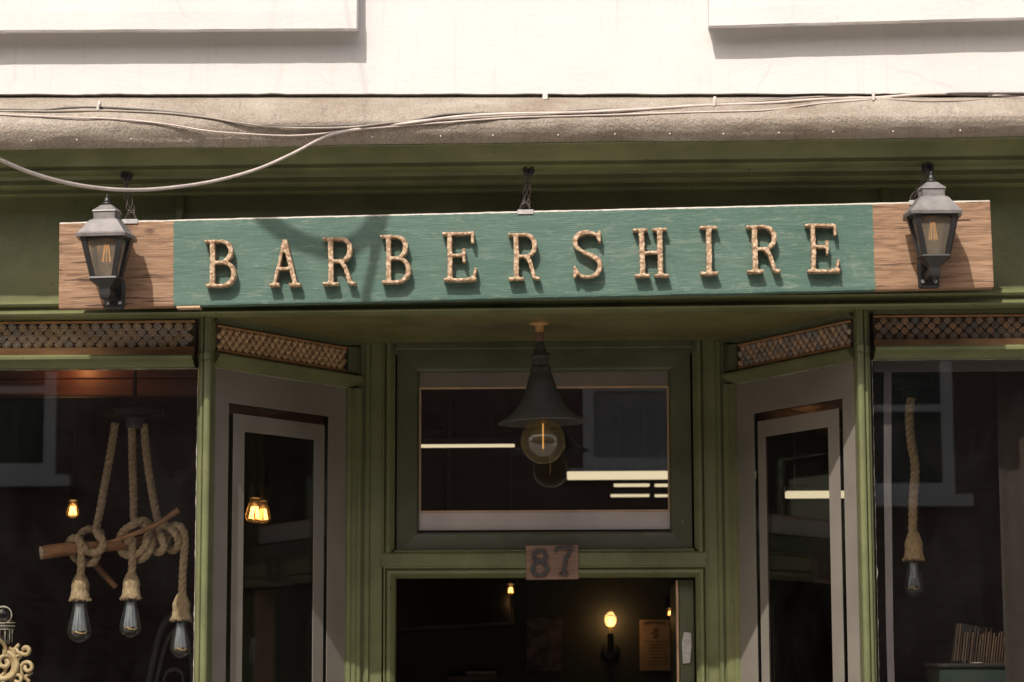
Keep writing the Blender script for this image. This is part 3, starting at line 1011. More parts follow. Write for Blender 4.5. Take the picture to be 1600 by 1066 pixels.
# raised mouldings round the fanlight and the door
MOULD = [(0.0, 0.06), (0.0, 0.012), (0.006, 0.004), (0.014, -0.004), (0.022, -0.006), (0.026, -0.002), (0.028, 0.004), (0.031, -0.003), (0.035, -0.003), (0.035, 0.06)]
YM = Matrix.Translation((0, YD, 0))
for sd_ in 'LR':
    bm = nb(); frame(bm, xq(616), xq(1085), zq(856.5), ZS - 0.001, [(o * .98, wv) for o, wv in MOULD], YM, sd_); build('fanlight_moulding', bm, GREEN, df, smooth=30)
bm = nb(); frame(bm, xq(617), xq(1086), 0.0, zq(902.5), [(o * .9, wv - 0.002) for o, wv in MOULD], YM, 'LRT'); build('door_moulding', bm, GREEN, df, smooth=30)
# fanlight sash
hx0, hx1, hz0, hz1 = xq(652), xq(1048), zq(830.5), zq(578)
bm = nb()
frame(bm, hx0, hx1, hz0, hz1, [(-0.001, 0.075), (-0.001, 0.040), (0.004, 0.030), (0.010, 0.0275), (0.062, 0.026), (0.064, 0.075)], YM)
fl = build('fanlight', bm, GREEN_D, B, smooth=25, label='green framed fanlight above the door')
bm = nb()
extrude_x(bm, [(YD + 0.05, zq(862) + 0.0005), (YD - 0.004, zq(862) + 0.001), (YD - 0.006, zq(862) + 0.004), (YD + 0.026, zq(856)), (YD + 0.05, zq(856))], xq(616), xq(1085)); build('sill', bm, GREEN, fl, smooth=30)
YG = YD + 0.058
bm = nb(); box(bm, hx0 - 0.002, hx1 + 0.002, YG, YG + 0.005, hz0 - 0.002, hz1 + 0.002); build('pane', bm, M_GLASS, fl)
zg = lambda py: Z(850, py, YG)
xg = lambda px: X(px, 700, YG)
bm = nb(); box(bm, hx0, hx1, YG - 0.0032, YG - 0.001, zg(604), hz1); build('film_band', bm, M_FILM, fl)
bm = nb(); box(bm, hx0, hx1, YG - 0.0032, YG - 0.001, zg(828), zg(801)); build('film_band', bm, M_FILM_L, fl)
bm = nb()
box(bm, hx0 + .0005, hx1 - .0005, YG - 0.005, YG - 0.0005, zg(607.5), zg(604.3))
box(bm, hx0 + .0005, hx1 - .0005, YG - 0.005, YG - 0.0005, zg(800.7), zg(797.5))
box(bm, hx0 + .0005, hx0 + 0.0065, YG - 0.005, YG - 0.0005, zg(797.2), zg(607.8))
box(bm, hx1 - 0.006, hx1 - .0005, YG - 0.005, YG - 0.0005, zg(797.2), zg(607.8))
build('wood_edging', bm, M_STRIPWOOD, fl)
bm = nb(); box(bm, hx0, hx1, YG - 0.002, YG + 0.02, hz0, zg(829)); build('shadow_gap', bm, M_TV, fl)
# wall above and beside fanlight inside, so no daylight leaks into the room
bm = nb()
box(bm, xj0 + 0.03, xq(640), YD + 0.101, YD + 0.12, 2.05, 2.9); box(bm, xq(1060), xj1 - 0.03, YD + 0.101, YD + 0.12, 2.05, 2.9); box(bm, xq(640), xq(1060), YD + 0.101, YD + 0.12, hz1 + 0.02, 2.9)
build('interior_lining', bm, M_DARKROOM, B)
# door leaf standing open inwards at the right
bm = nb()
dx0, dx1 = X(1056, 980, YD + 0.10), X(1086, 980, YD + 0.05)
box(bm, dx1 - 0.046, dx1 - 0.001, YD + 0.06, YD + 0.90, 0.02, zq(905), bev=0.003)
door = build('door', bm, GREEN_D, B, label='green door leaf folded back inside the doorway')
bm = nb(); box(bm, dx1 - 0.053, dx1 - 0.0465, YD + 0.055, YD + 0.12, 0.02, zq(906), bev=0.002); build('pale_edge', bm, M_STRIPWOOD, door)
bm = nb()
random.seed(5)
lp = [(0.0, 0.0), (0.020, 0.002), (0.026, 0.05), (0.024, 0.088), (0.004, 0.09), (-0.002, 0.06)]
q0 = at(1067, 1037, YD + 0.055)
a = [bm.verts.new((q0.x + x, YD + 0.052, q0.z + z)) for x, z in lp]
b = [bm.verts.new((q0.x + x, YD + 0.0595, q0.z + z)) for x, z in lp]
for i in range(len(lp)):
    j = (i + 1) % len(lp)
    bm.faces.new((a[i], a[j], b[j], b[i]))
bm.faces.new(a)
build('lock_plate', bm, M_STEEL, door)

# translucent border film on the inside of the right shop window
Yf = 0.0705
bm = nb(); box(bm, X(1368, 700, Yf), X(1800, 700, Yf), Yf, Yf + 0.0015, Z(1480, 581, Yf), Z(1480, 563, Yf)); build('film_band', bm, M_FILM_P, B)
bm = nb()
pts = [(1381, 1393, 582), (1381, 1393, 760), (1385, 1396, 1000), (1388, 1399, 1100)]
for (a0, a1, ya), (b0, b1, yb) in zip(pts, pts[1:]):
    v = [at(a0, ya, Yf), at(a1, ya, Yf), at(b1, yb, Yf), at(b0, yb, Yf)]
    f1 = [bm.verts.new(q) for q in v]
    f2 = [bm.verts.new(q + Vector((0, 0.0015, 0))) for q in v]
    bm.faces.new(f1); bm.faces.new(f2[::-1])
    for i in (1, 3): bm.faces.new((f1[i], f1[(i + 1) % 4], f2[(i + 1) % 4], f2[i]))
build('film_band', bm, M_FILM_P, B)

# ------------------------------------------------------------------ hanging sign
YS = -0.20
TL, TR, BR, BL = at(88.5, 348, YS), at(1550, 311.5, YS), at(1551, 450, YS), at(95, 482, YS)
ctr = (TL + TR + BR + BL) / 4
ang = math.atan2(((TR - TL).z + (BR - BL).z) / 2, ((TR - TL).x + (BR - BL).x) / 2)
half = ((TR - TL).length + (BR - BL).length) / 4
hh = ((TL - BL).length + (TR - BR).length) / 4
MS = Matrix.Translation(ctr) @ Matrix.Rotation(-ang, 4, 'Y')
MSi = MS.inverted()
sx = lambda px, py: (MSi @ at(px, py, YS)).x
sz = lambda px, py: (MSi @ at(px, py, YS)).z
xl_p, xr_p = sx(271, 410), sx(1365, 380)

sign = thing('hanging_sign', ctr, 'long tilted timber sign board with green painted middle and raised mottled gold letters', 'sign')
sign.rotation_euler = (0, -ang, 0)
bm = nb()
nx, nz = 240, 24
grid = {}
th = 0.038


def bpt(i, k, f):
    x = -half + 2 * half * i / nx
    z = -hh + 2 * hh * k / nz
    d = 0.0008 * noise.noise((x * 3, z * 40, 1)) + 0.0005 * noise.noise((x * 8, z * 120, 5))
    zz = z
    xx = x
    if k in (0, nz): zz += 0.0012 * noise.noise((x * 8, k, 3)) + 0.0006 * noise.noise((x * 40, k, 6))
    if i in (0, nx): xx += 0.0012 * noise.noise((z * 20, i, 3))
    return Vector((xx, (0.0 if f else th) + d, zz))


for f in (1, 0):
    for i in range(nx + 1):
        for k in range(nz + 1):
            grid[(f, i, k)] = bm.verts.new(bpt(i, k, f))
for f in (1, 0):
    for i in range(nx):
        for k in range(nz):
            q = (grid[(f, i, k)], grid[(f, i + 1, k)], grid[(f, i + 1, k + 1)], grid[(f, i, k + 1)])
            bm.faces.new(q if f else q[::-1])
edges_side = []
for i in range(nx):
    for k in (0, nz):
        bm.faces.new((grid[(1, i, k)], grid[(0, i, k)], grid[(0, i + 1, k)], grid[(1, i + 1, k)]))
for k in range(nz):
    for i in (0, nx):
        bm.faces.new((grid[(1, i, k)], grid[(1, i, k + 1)], grid[(0, i, k + 1)], grid[(0, i, k)]))
es = [e for e in bm.edges if len(e.link_faces) == 2 and e.link_faces[0].normal.dot(e.link_faces[1].normal) < 0.5]
bmesh.ops.recalc_face_normals(bm, faces=bm.faces)
es = [e for e in bm.edges if len(e.link_faces) == 2 and e.calc_face_angle(0) > 1.0]
bmesh.ops.bevel(bm, geom=es, offset=0.0045, segments=2, affect='EDGES', profile=0.6)
me = bpy.data.meshes.new('board')
bmesh.ops.recalc_face_normals(bm, faces=bm.faces)
bm.to_mesh(me); bm.free()
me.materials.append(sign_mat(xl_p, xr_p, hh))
for p in me.polygons: p.use_smooth = True
me.set_sharp_from_angle(angle=radians(40))
bo = bpy.data.objects.new('board', me)
COL.objects.link(bo); bo.parent = sign
# a sliver of packing wood under the left join
bm = nb(); box(bm, sx(276, 478), sx(313, 478), -0.004, 0.03, -hh - 0.0065, -hh - 0.0006, bev=0.001)
me = bpy.data.meshes.new('packing_strip'); bm.to_mesh(me); bm.free(); me.materials.append(M_STRIPWOOD)
o = bpy.data.objects.new('packing_strip', me); COL.objects.link(o); o.parent = sign


def ribbon(bm, pts, widths, d0, d1):
    """flat stroke: pts in the letter plane (x,z), widths per point, from depth d0 to d1"""
    P = [Vector((p[0], p[1])) for p in pts]
    n = len(P)
    W = widths if isinstance(widths, (list, tuple)) else [widths] * n
    L, R = [], []
    for i in range(n):
        t = (P[min(i + 1, n - 1)] - P[max(i - 1, 0)]).normalized()
        nr_ = Vector((-t.y, t.x))
        L.append(P[i] + nr_ * W[i] / 2); R.append(P[i] - nr_ * W[i] / 2)
    f, b = [], []
    for i in range(n):
        f.append((bm.verts.new((L[i].x, d0, L[i].y)), bm.verts.new((R[i].x, d0, R[i].y))))
        b.append((bm.verts.new((L[i].x, d1, L[i].y)), bm.verts.new((R[i].x, d1, R[i].y))))
    for i in range(n - 1):
        bm.faces.new((f[i][0], f[i][1], f[i + 1][1], f[i + 1][0]))
        bm.faces.new((b[i][0], b[i + 1][0], b[i + 1][1], b[i][1]))
        bm.faces.new((f[i][0], f[i + 1][0], b[i + 1][0], b[i][0]))
        bm.faces.new((f[i][1], b[i][1], b[i + 1][1], f[i + 1][1]))
    bm.faces.new((f[0][0], b[0][0], b[0][1], f[0][1]))
    bm.faces.new((f[-1][0], f[-1][1], b[-1][1], b[-1][0]))


def arc(cx, cy, rx, ry, a0, a1, n=12):
    return [(cx + rx * cos(radians(a0 + (a1 - a0) * k / n)), cy + ry * sin(radians(a0 + (a1 - a0) * k / n))) for k in range(n + 1)]


def crv(pts, n=5): return [(p.x, p.y) for p in smooth_path([(x, y, 0) for x, y in pts], n)]


SW, TW = 0.102, 0.058         # thick and thin strokes, as shares of the letter height
GLYPH = {
    'I': (0.33, [([(0.165, 0.02), (0.165, 0.98)], SW), ([(0, .035), (.33, .035)], TW), ([(0, .965), (.33, .965)], TW)]),
    'H': (0.69, [([(0.165, 0.02), (0.165, 0.98)], SW), ([(0.525, 0.02), (0.525, 0.98)], SW), ([(0.02, .035), (.31, .035)], TW), ([(0, .965), (.29, .965)], TW), ([(0.40, .035), (.69, .035)], TW), ([(0.38, .965), (.67, .965)], TW), ([(.15, .5), (.53, .5)], TW)]),
    'E': (0.70, [([(0.15, 0.02), (0.15, 0.98)], SW * .92), ([(0, .965), (.62, .965)], TW), ([(.60, .99), (.60, .76)], TW), ([(.14, .53), (.44, .53)], TW), ([(.43, .66), (.43, .37)], TW), ([(0.02, .035), (.68, .035)], TW), ([(.52, .04), (.62, .08), (.665, .26)], [TW, TW * 1.1, TW])]),
    'R': (0.66, [([(0.165, 0.02), (0.165, 0.98)], SW), ([(0, .965), (.36, .965)] + arc(.36, .735, .19, .23, 85, -85) + [(.34, .505), (.16, .505)], [TW, TW] + [TW + (SW - TW) * sin(pi * k / 12) for k in range(13)] + [TW, TW]), ([(0, .035), (.32, .035)], TW), (crv([(.34, .51), (.44, .40), (.50, .22), (.55, .06), (.66, .035)]), [SW * .8] * 16 + [SW * .7, SW * .6, TW, TW, TW])]),
    'B': (0.66, [([(0.165, 0.02), (0.165, 0.98)], SW), ([(0, .965), (.34, .965)] + arc(.34, .745, .20, .22, 85, -85) + [(.32, .525), (.16, .525)], [TW, TW] + [TW + (SW - TW) * sin(pi * k / 12) for k in range(13)] + [TW, TW]), ([(.16, .515), (.36, .515)] + arc(.37, .275, .23, .24, 85, -85) + [(.34, .035), (0.03, .035)], [TW, TW] + [TW + (SW - TW) * sin(pi * k / 12) for k in range(13)] + [TW, TW])]),
    'A': (0.66, [([(0.10, 0.02), (0.315, 0.985)], SW * .62), ([(0.315, 0.985), (0.545, 0.02)], SW), ([(.17, .37), (.45, .37)], TW * .9), ([(0, .035), (.21, .035)], TW), ([(.40, .035), (.66, .035)], TW)]),
    'S': (0.60, [(crv([(.555, .80), (.50, .91), (.36, .965), (.20, .955), (.08, .86), (.075, .70), (.20, .58), (.38, .48), (.53, .36), (.545, .20), (.46, .08), (.30, .035), (.14, .075), (.055, .20)]), [TW + (SW * 1.0 - TW) * max(sin(pi * min(1, max(0, (k - 8) / 22))), sin(pi * min(1, max(0, (k - 30) / 24)))) for k in range(66)]), ([(.56, .99), (.56, .76)], TW), ([(.04, .01), (.04, .26)], TW)]),
    '8': (0.62, [(arc(.30, .75, .20, .21, 0, 360, 24), [.08 + .04 * abs(cos(2 * pi * k / 24)) for k in range(25)]), (arc(.31, .27, .25, .24, 0, 360, 24), [.08 + .05 * abs(cos(2 * pi * k / 24)) for k in range(25)])]),
    '7': (0.64, [([(.03, .93), (.62, .95)], .09), ([(.05, .97), (.05, .78)], .07), (crv([(.60, .95), (.46, .70), (.36, .42), (.32, .05)]), [.09] * 6 + [.11] * 10), ([(.16, .04), (.46, .04)], .07)]),
}


def glyph_object(ch, w_, h_, depth, voxel, amp, m, name, parent, loc, rot=0.0, label=None, seed=0):
    """letter as a carved, slightly lumpy solid (strokes fused by a voxel remesh)"""
    gw, strokes = GLYPH[ch]
    kx, kz = w_ / gw, h_
    bm = nb()
    for i, (pts, wd) in enumerate(strokes):
        W = [q * (kx + kz) / 2 for q in wd] if isinstance(wd, (list, tuple)) else wd * (kx + kz) / 2
        P = [(x * kx - w_ / 2, z * kz - h_ / 2) for x, z in pts]
        if isinstance(W, list):
            W = (W + [W[-1]] * len(P))[:len(P)]
        e = 0.0006 * i
        ribbon(bm, P, W, -depth - e * .3, e * .2)
    bmesh.ops.recalc_face_normals(bm, faces=bm.faces)
    me = bpy.data.meshes.new('tmp')
    bm.to_mesh(me); bm.free()
    t = bpy.data.objects.new('tmp', me)
    COL.objects.link(t)
    r = t.modifiers.new('r', 'REMESH'); r.mode = 'VOXEL'; r.voxel_size = voxel
    s = t.modifiers.new('s', 'SMOOTH'); s.iterations = 2; s.factor = 0.5
    dg = bpy.context.evaluated_depsgraph_get()
    dg.update()
    m2 = bpy.data.meshes.new_from_object(t.evaluated_get(dg))
    bpy.data.objects.remove(t, do_unlink=True)
    for v in m2.vertices:
        c = v.co
        nz_ = Vector((noise.noise((c.x * 110 + seed, c.y * 110, c.z * 110)), noise.noise((c.x * 110, c.y * 110 + seed, c.z * 110 + 9)), noise.noise((c.x * 110 + 5, c.y * 110, c.z * 110 + seed))))
        lo = Vector((noise.noise((c.z * 22 + seed, 1, c.x * 22)), 0, noise.noise((c.x * 22 + seed, 5, c.z * 22))))
        v.co = c + nz_ * amp + lo * amp * 0.9
    for p in m2.polygons: p.use_smooth = True
    m2.materials.clear(); m2.materials.append(m)
    m2.name = name
    o = bpy.data.objects.new(name, m2)
    COL.objects.link(o)
    o.parent = parent
    o.location = loc
    o.rotation_euler = (0, rot, 0)
    if label: o['label'] = label
    return o


LET = [('B', 319, 369, 373, 449), ('A', 420.5, 470, 373, 447.5), ('R', 504, 555, 370, 446), ('B', 595, 642, 366, 443), ('E', 691.5, 745.6, 361, 440), ('R', 795, 843, 363.5, 438), ('S', 895, 940, 360, 435), ('H', 991, 1043.5, 355, 433.5), ('I', 1095, 1121, 352, 429.8), ('R', 1168, 1218, 350.5, 427), ('E', 1261, 1312, 348.7, 426.3)]
for i, (ch, xa, xb, ya, yb) in enumerate(LET):
    YL = YS - 0.028
    a, b = MSi @ at(xa, yb, YL), MSi @ at(xb, ya, YL)
    glyph_object(ch, b.x - a.x, b.z - a.z, 0.027, 0.0019, 0.0016, M_LETTER, 'letter', sign, ((a.x + b.x) / 2, -0.0012, (a.z + b.z) / 2), random.uniform(-.012, .012), 'raised gold letter ' + ch, seed=i * 3.7)

# ------------------------------------------------------------------ wall lanterns on the bare ends of the sign
def hexring(bm, a, b, d, z, back=None, M=I4):
    """six-sided plan: front half-width a, middle half-width b, half-depth d"""
    bk = back if back is not None else a
    return [bm.verts.new(M @ Vector(p)) for p in ((-a, -d, z), (a, -d, z), (b, 0, z), (bk, d, z), (-bk, d, z), (-b, 0, z))]


def loft(bm, rings, cap0=True, cap1=True):
    for a, b in zip(rings, rings[1:]):
        m = len(a)
        for k in range(m):
            j = (k + 1) % m
            bm.faces.new((a[k], a[j], b[j], b[k]))
    if cap0: bm.faces.new(rings[0][::-1])
    if cap1: bm.faces.new(rings[-1])


def lantern(loc, label, rz):
    t = thing('wall_lantern', loc, label, 'lantern', 'black coach lanterns on the sign board')
    o0 = Vector(loc)
    Tm = Matrix.Translation(o0)
    cy = -0.088                               # lantern axis in front of the board
    Tc = Matrix.Translation(o0 + Vector((0, cy, 0)))
    # roof
    bm = nb()
    R = [hexring(bm, .064, .073, .060, -0.006, M=Tc), hexring(bm, .066, .075, .062, 0.001, M=Tc), hexring(bm, .060, .068, .056, 0.006, M=Tc), hexring(bm, .036, .042, .036, 0.040, M=Tc), hexring(bm, .028, .034, .028, 0.045, M=Tc), hexring(bm, .028, .034, .028, 0.062, M=Tc), hexring(bm, .031, .037, .031, 0.064, M=Tc), hexring(bm, .030, .036, .030, 0.067, M=Tc), hexring(bm, .013, .016, .013, 0.083, M=Tc)]
    loft(bm, R)
    build('roof', bm, M_LROOF, t)
    bm = nb()
    lathe(bm, [(0, .082), (.0125, .083), (.0140, .087), (.0125, .090), (.0095, .0905), (.0105, .094), (.0095, .097), (.0072, .101), (.0066, .103), (.0045, .105), (.0050, .108), (.004, .111), (0, .113)], o0 + Vector((0, cy, 0)), 14)
    build('finial', bm, M_BLACK, t, smooth=40)
    # frame: bars at the six corners, top and bottom rings
    Hb = -0.108
    top = (.049, .060, .046); bot = (.028, .036, .027)
    bm = nb()
    for k, (sxn, syn) in enumerate(((-1, -1), (1, -1), (1, 0), (1, 1), (-1, 1), (-1, 0))):
        def P(q, z):
            a, b, d = q
            return o0 + Vector(((b if syn == 0 else a) * sxn, cy + syn * d, z))
        p0, p1 = P(top, -0.004), P(bot, Hb)
        bw = 0.0062 if syn == 0 else 0.0072
        ring0 = [bm.verts.new(p0 + Vector((x * bw * 1.15, y * bw, 0))) for x, y in ((-1, -1), (1, -1), (1, 1), (-1, 1))]
        ringm = [bm.verts.new(p0.lerp(p1, .14) + Vector((x * bw * .95, y * bw * .9, 0))) for x, y in ((-1, -1), (1, -1), (1, 1), (-1, 1))]
        ring1 = [bm.verts.new(p1 + Vector((x * bw * .85, y * bw * .8, 0))) for x, y in ((-1, -1), (1, -1), (1, 1), (-1, 1))]
        loft(bm, [ring0, ringm, ring1])
    R = [hexring(bm, .0335, .0425, .033, Hb - 0.006, M=Tc), hexring(bm, .0355, .0445, .035, Hb - 0.003, M=Tc), hexring(bm, .0335, .0425, .033, Hb + 0.001, M=Tc)]
    loft(bm, R)
    R = [hexring(bm, .053, .064, .051, -0.0115, M=Tc), hexring(bm, .053, .064, .051, -0.0065, M=Tc)]
    loft(bm, R)
    build('cage', bm, M_BLACK, t)
    bm = nb()
    R = [hexring(bm, .010, .013, .010, Hb - 0.052, M=Tc), hexring(bm, .013, .016, .013, Hb - 0.045, M=Tc), hexring(bm, .0135, .0165, .0135, Hb - 0.028, M=Tc), hexring(bm, .016, .020, .016, Hb - 0.022, M=Tc), hexring(bm, .0325, .041, .032, Hb - 0.0065, M=Tc)]
    loft(bm, R)
    lathe(bm, [(0, Hb - .068), (.0035, Hb - .065), (.0035, Hb - .058), (.008, Hb - .054), (.008, Hb - .051)], o0 + Vector((0, cy, 0)), 10)
    build('base_cup', bm, M_BLACK, t)
    # panes
    c = []
    for a, b, d, z in ((.0465, .0565, .0435, -0.0125), (.0275, .0345, .0265, Hb + .0015)):
        c.append([o0 + Vector(q) + Vector((0, cy, 0)) for q in ((-a, -d, z), (a, -d, z), (b, 0, z), (a, d, z), (-a, d, z), (-b, 0, z))])
    for k in range(6):
        j = (k + 1) % 6
        bm = nb()
        q = [c[0][k], c[0][j], c[1][j], c[1][k]]
        nr_ = (q[1] - q[0]).cross(q[3] - q[0]).normalized() * 0.0012
        f1 = [bm.verts.new(v) for v in q]; f2 = [bm.verts.new(v + nr_) for v in q]
        bm.faces.new(f1); bm.faces.new(f2[::-1])
        for i in range(4): bm.faces.new((f1[i], f1[(i + 1) % 4], f2[(i + 1) % 4], f2[i]))
        build('pane', bm, M_LANT, t)
    # bulb hanging inside with upright filaments
    bm = nb(); lathe(bm, [(.0001, -.082), (.012, -.078), (.020, -.064), (.0215, -.052), (.017, -.034), (.012, -.022), (.012, -.013)], o0 + Vector((0, cy, 0)), 18)
    bl = build('bulb', bm, M_BULB, t, smooth=True)
    bm = nb()
    for k in range(8):
        a0 = 2 * pi * k / 8
        p = o0 + Vector((0, cy, 0))
        tube(bm, [p + Vector((.0055 * cos(a0), .0055 * sin(a0), -.020)), p + Vector((.011 * cos(a0 + .35), .011 * sin(a0 + .35), -.064))], 0.0011, 5)
    build('filament', bm, M_FIL_DIM, bl)
    # bracket plate on the board and its arm
    bm = nb()
    box(bm, o0.x - .027, o0.x + .027, o0.y - .014, o0.y - .0008, o0.z - .178, o0.z - .100, bev=.008, seg=3)
    box(bm, o0.x - .013, o0.x + .013, o0.y + cy + .006, o0.y - .013, o0.z - .158, o0.z - .136, bev=.004, seg=2)
    build('bracket', bm, M_BLACK, t, smooth=40)
    bm = nb()
    for dx in (-.016, .016):
        lathe(bm, [(0, .003), (.0042, .002), (.005, 0)], o0 + Vector((dx, -.0142, -.160)), 10, Matrix.Rotation(radians(90), 4, 'X'))
    build('screw', bm, M_STEEL, t, smooth=True)
    t.rotation_euler = (0, -ang * 0.5, rz)
    return t


pl = at(172, 371, YS - 0.088 - 0.06); pr = at(1461, 334, YS - 0.088 - 0.06)
lantern((pl.x - 0.015, YS, pl.z + 0.011), 'black coach lantern on the bare wooden left end of the sign board', radians(-4))
lantern((pr.x - 0.003, YS, pr.z + 0.008), 'black coach lantern on the bare wooden right end of the sign board', radians(3))

# ------------------------------------------------------------------ chains that hold the sign
def chain(p_top, p_bot, links, label, spread):
    t = thing('hanging_chain', p_bot, label, 'chain', 'chains holding up the sign')
    bm = nb()
    lathe(bm, [(0, .010), (.012, .009), (.016, .003), (.017, 0)], p_top + Vector((0, .004, 0)), 14, Matrix.Rotation(radians(90), 4, 'X'))
    tube(bm, [p_top + Vector((.011 * cos(a), -.016, .011 * sin(a) - .004)) for a in [2 * pi * k / 14 for k in range(14)]], .0028, 6, closed=True)
    build('hook', bm, M_BLACK, t, smooth=40)
    bm = nb()
    for s_ in (-1, 1):
        a = p_top + Vector((s_ * .005, -.016, -.012)); b = p_bot + Vector((s_ * spread, .004, .016))
        L = (b - a).length
        n = max(3, int(L / 0.0135))
        dr = (b - a).normalized()
        for k in range(n):
            c = a + dr * L * (k + .5) / n
            sd_ = dr.cross(Vector((0, 1, 0)) if k % 2 else Vector((1, .6, 0))).normalized()
            hl, hw = L / n * .66, .0042
            tube(bm, [c + dr * hl * cos(q) + sd_ * hw * sin(q) for q in [2 * pi * j / 12 for j in range(12)]], .0016, 5, closed=True)
    build('chain_links', bm, M_CHAIN, t, smooth=True)
    bm = nb()
    tube(bm, [p_bot + Vector((.011 * cos(a), .004, .013 * sin(a) + .012)) for a in [2 * pi * k / 14 for k in range(14)]], .0022, 6, closed=True)
    tube(bm, smooth_path([p_bot + Vector(q) for q in ((-.016, 0, .001), (-.014, 0, .014), (-.004, -.004, .028), (.006, -.002, .018), (.012, 0, .004))]), .0017, 5)
    build('shackle', bm, M_CHAIN, t, smooth=True)
    bm = nb(); box(bm, p_bot.x - .021, p_bot.x + .021, p_bot.y - .0215, p_bot.y + .018, p_bot.z - .0005, p_bot.z + .0022, bev=.0008)
    box(bm, p_bot.x - .021, p_bot.x + .021, p_bot.y - .0235, p_bot.y - .0217, p_bot.z - .010, p_bot.z + .0022, bev=.0006)
    build('eye_plate', bm, M_STEEL, t)
    return t


for (xt, yt, xb_, yb_, lab, sp, n) in ((198, 274, 203, 340, 'dark chain behind the left lantern holding the sign', .007, 6), (826, 265, 821, 326.5, 'rusty chain at the middle of the sign, above the fifth and sixth letters', .006, 6), (1450, 262, 1433, 309, 'dark slanting chain behind the right lantern holding the sign', .006, 6)):
    pb = MS @ Vector((sx(xb_, yb_), 0.0202, hh + 0.0008))
    pt = at(xt, yt, -0.165)
    chain(Vector((pt.x, -0.168, pt.z)), pb, n, lab, sp)

# ------------------------------------------------------------------ cables along the lead
def to_py(p):
    c = CR.transposed() @ (p - CAM)
    return 533 - F * c.y / -c.z


def on_lead(px, py, lift):
    """the point of the lead surface that shows at this pixel, lifted off it towards the street"""
    x = X(px, py, (YW + YN) / 2)
    best = None
    for k in range(121):
        q = k / 120 * (len(LEADP) - 4)
        a, f = int(q), q - int(q)
        t = LEADP[a][0] + (LEADP[a + 1][0] - LEADP[a][0]) * f
        s_ = LEADP[a][1] + (LEADP[a + 1][1] - LEADP[a][1]) * f
        p = lead_point(x, t, s_)
        d = abs(to_py(p) - py)
        if best is None or d < best[0]: best = (d, p)
    Y = best[1].y
    if to_py(best[1]) - py > 3: Y = YW
    return at(px, py, Y - lift)


def cable(pts, r, m, label, lift=0.008):
    P = [on_lead(px, py, lift) for px, py in pts]
    P = [P[0] + (P[0] - P[1]).normalized() * 1.0] + P + [P[-1] + (P[-1] - P[-2]).normalized() * 0.8]
    bm = nb(); tube(bm, smooth_path(P, 8), r, 8)
    o = build('cable', bm, m, None, smooth=True)
    return tag(o, label, 'cable', 'cables along the lead flashing')


def sag_y(px):
    """the drop wire leaves the lead at about 560 and runs out over the pavement to the left"""
    return -0.325 - 0.0029 * (560 - px) if px < 560 else None


SAG = [(0, 250), (60, 274), (120, 289), (185, 296.5), (250, 295), (330, 284), (400, 265), (455, 241), (495, 220), (520, 210), (560, 202), (640, 192), (720, 182), (790, 178), (900, 176), (1000, 171), (1100, 165), (1200, 161), (1290, 155), (1366, 153), (1450, 147), (1520, 148), (1600, 152)]
P = [at(px, py, sag_y(px)) if px < 560 else on_lead(px, py, .009) for px, py in SAG]
P = [at(-900, -260, -4.2), at(-420, 60, -3.1), at(-150, 180, -2.4)] + P + [P[-1] + (P[-1] - P[-2]).normalized() * .8]
bm = nb(); tube(bm, smooth_path(P, 8), .0038, 8)
c1 = tag(build('cable', bm, M_CABLE, None, smooth=True), 'cream cable that sags in a deep loop below the lead at the left', 'cable', 'cables along the lead flashing')
c2 = cable([(0, 171), (60, 172.5), (110, 168.5), (157, 168), (230, 172), (300, 179), (360, 190), (410, 196), (480, 197), (560, 195), (640, 189), (700, 179), (780, 176.5), (860, 176), (930, 172), (1010, 169), (1066, 166), (1120, 163), (1200, 156), (1280, 151), (1400, 150), (1500, 146), (1600, 146)], .0030, M_CABLE_D, 'dark cable dipping in a shallow wave along the lead', .006)
c3 = cable([(0, 173.5), (80, 174), (157, 173), (250, 176), (320, 183), (380, 193), (450, 199.5), (540, 199), (620, 191), (700, 186), (800, 181), (890, 176.5), (1000, 168.5), (1110, 163), (1200, 157), (1290, 151), (1340, 152), (1420, 157), (1480, 158), (1600, 153)], .0026, M_CABLE_G, 'thin stone coloured cable following beside the dark one', .008)
c4 = cable([(0, 179), (90, 183), (180, 186), (260, 194), (320, 204), (380, 209), (450, 212), (500, 209), (540, 203), (600, 199), (700, 191), (800, 184), (900, 181), (1000, 178), (1100, 175), (1200, 172), (1280, 162), (1340, 157), (1430, 150), (1500, 147), (1600, 148)], .0022, M_CABLE, 'thinnest pale cable lying lowest on the lead', .005)


def clip(px, py, parent, Yl=.003):
    p = on_lead(px, py, Yl)
    bm = nb()
    tube(bm, [p + Vector((-.0035, -.004, -.008)), p + Vector((-.0035, -.016, -.004)), p + Vector((-.0035, -.017, .006)), p + Vector((-.0035, -.004, .010))], .0035, 6)
    box(bm, p.x - .006, p.x + .002, p.y - .012, p.y + .004, p.z + .009, p.z + .020, bev=.002)
    build('cable_clip', bm, M_CLIP, parent)


for px, py, par in ((157, 171, c2), (1118, 164, c1), (1366, 155, c1), (1547, 149, c1)): clip(px, py, par)
bm = nb()
p = at(852, 152, YW - .012)
box(bm, p.x - .007, p.x + .007, YW - .022, YW - .001, p.z - .010, p.z + .010, bev=.003)
tag(build('cable_clip', bm, M_CLIP), 'single white plastic clip on the wall edge above the middle chain', 'clip')

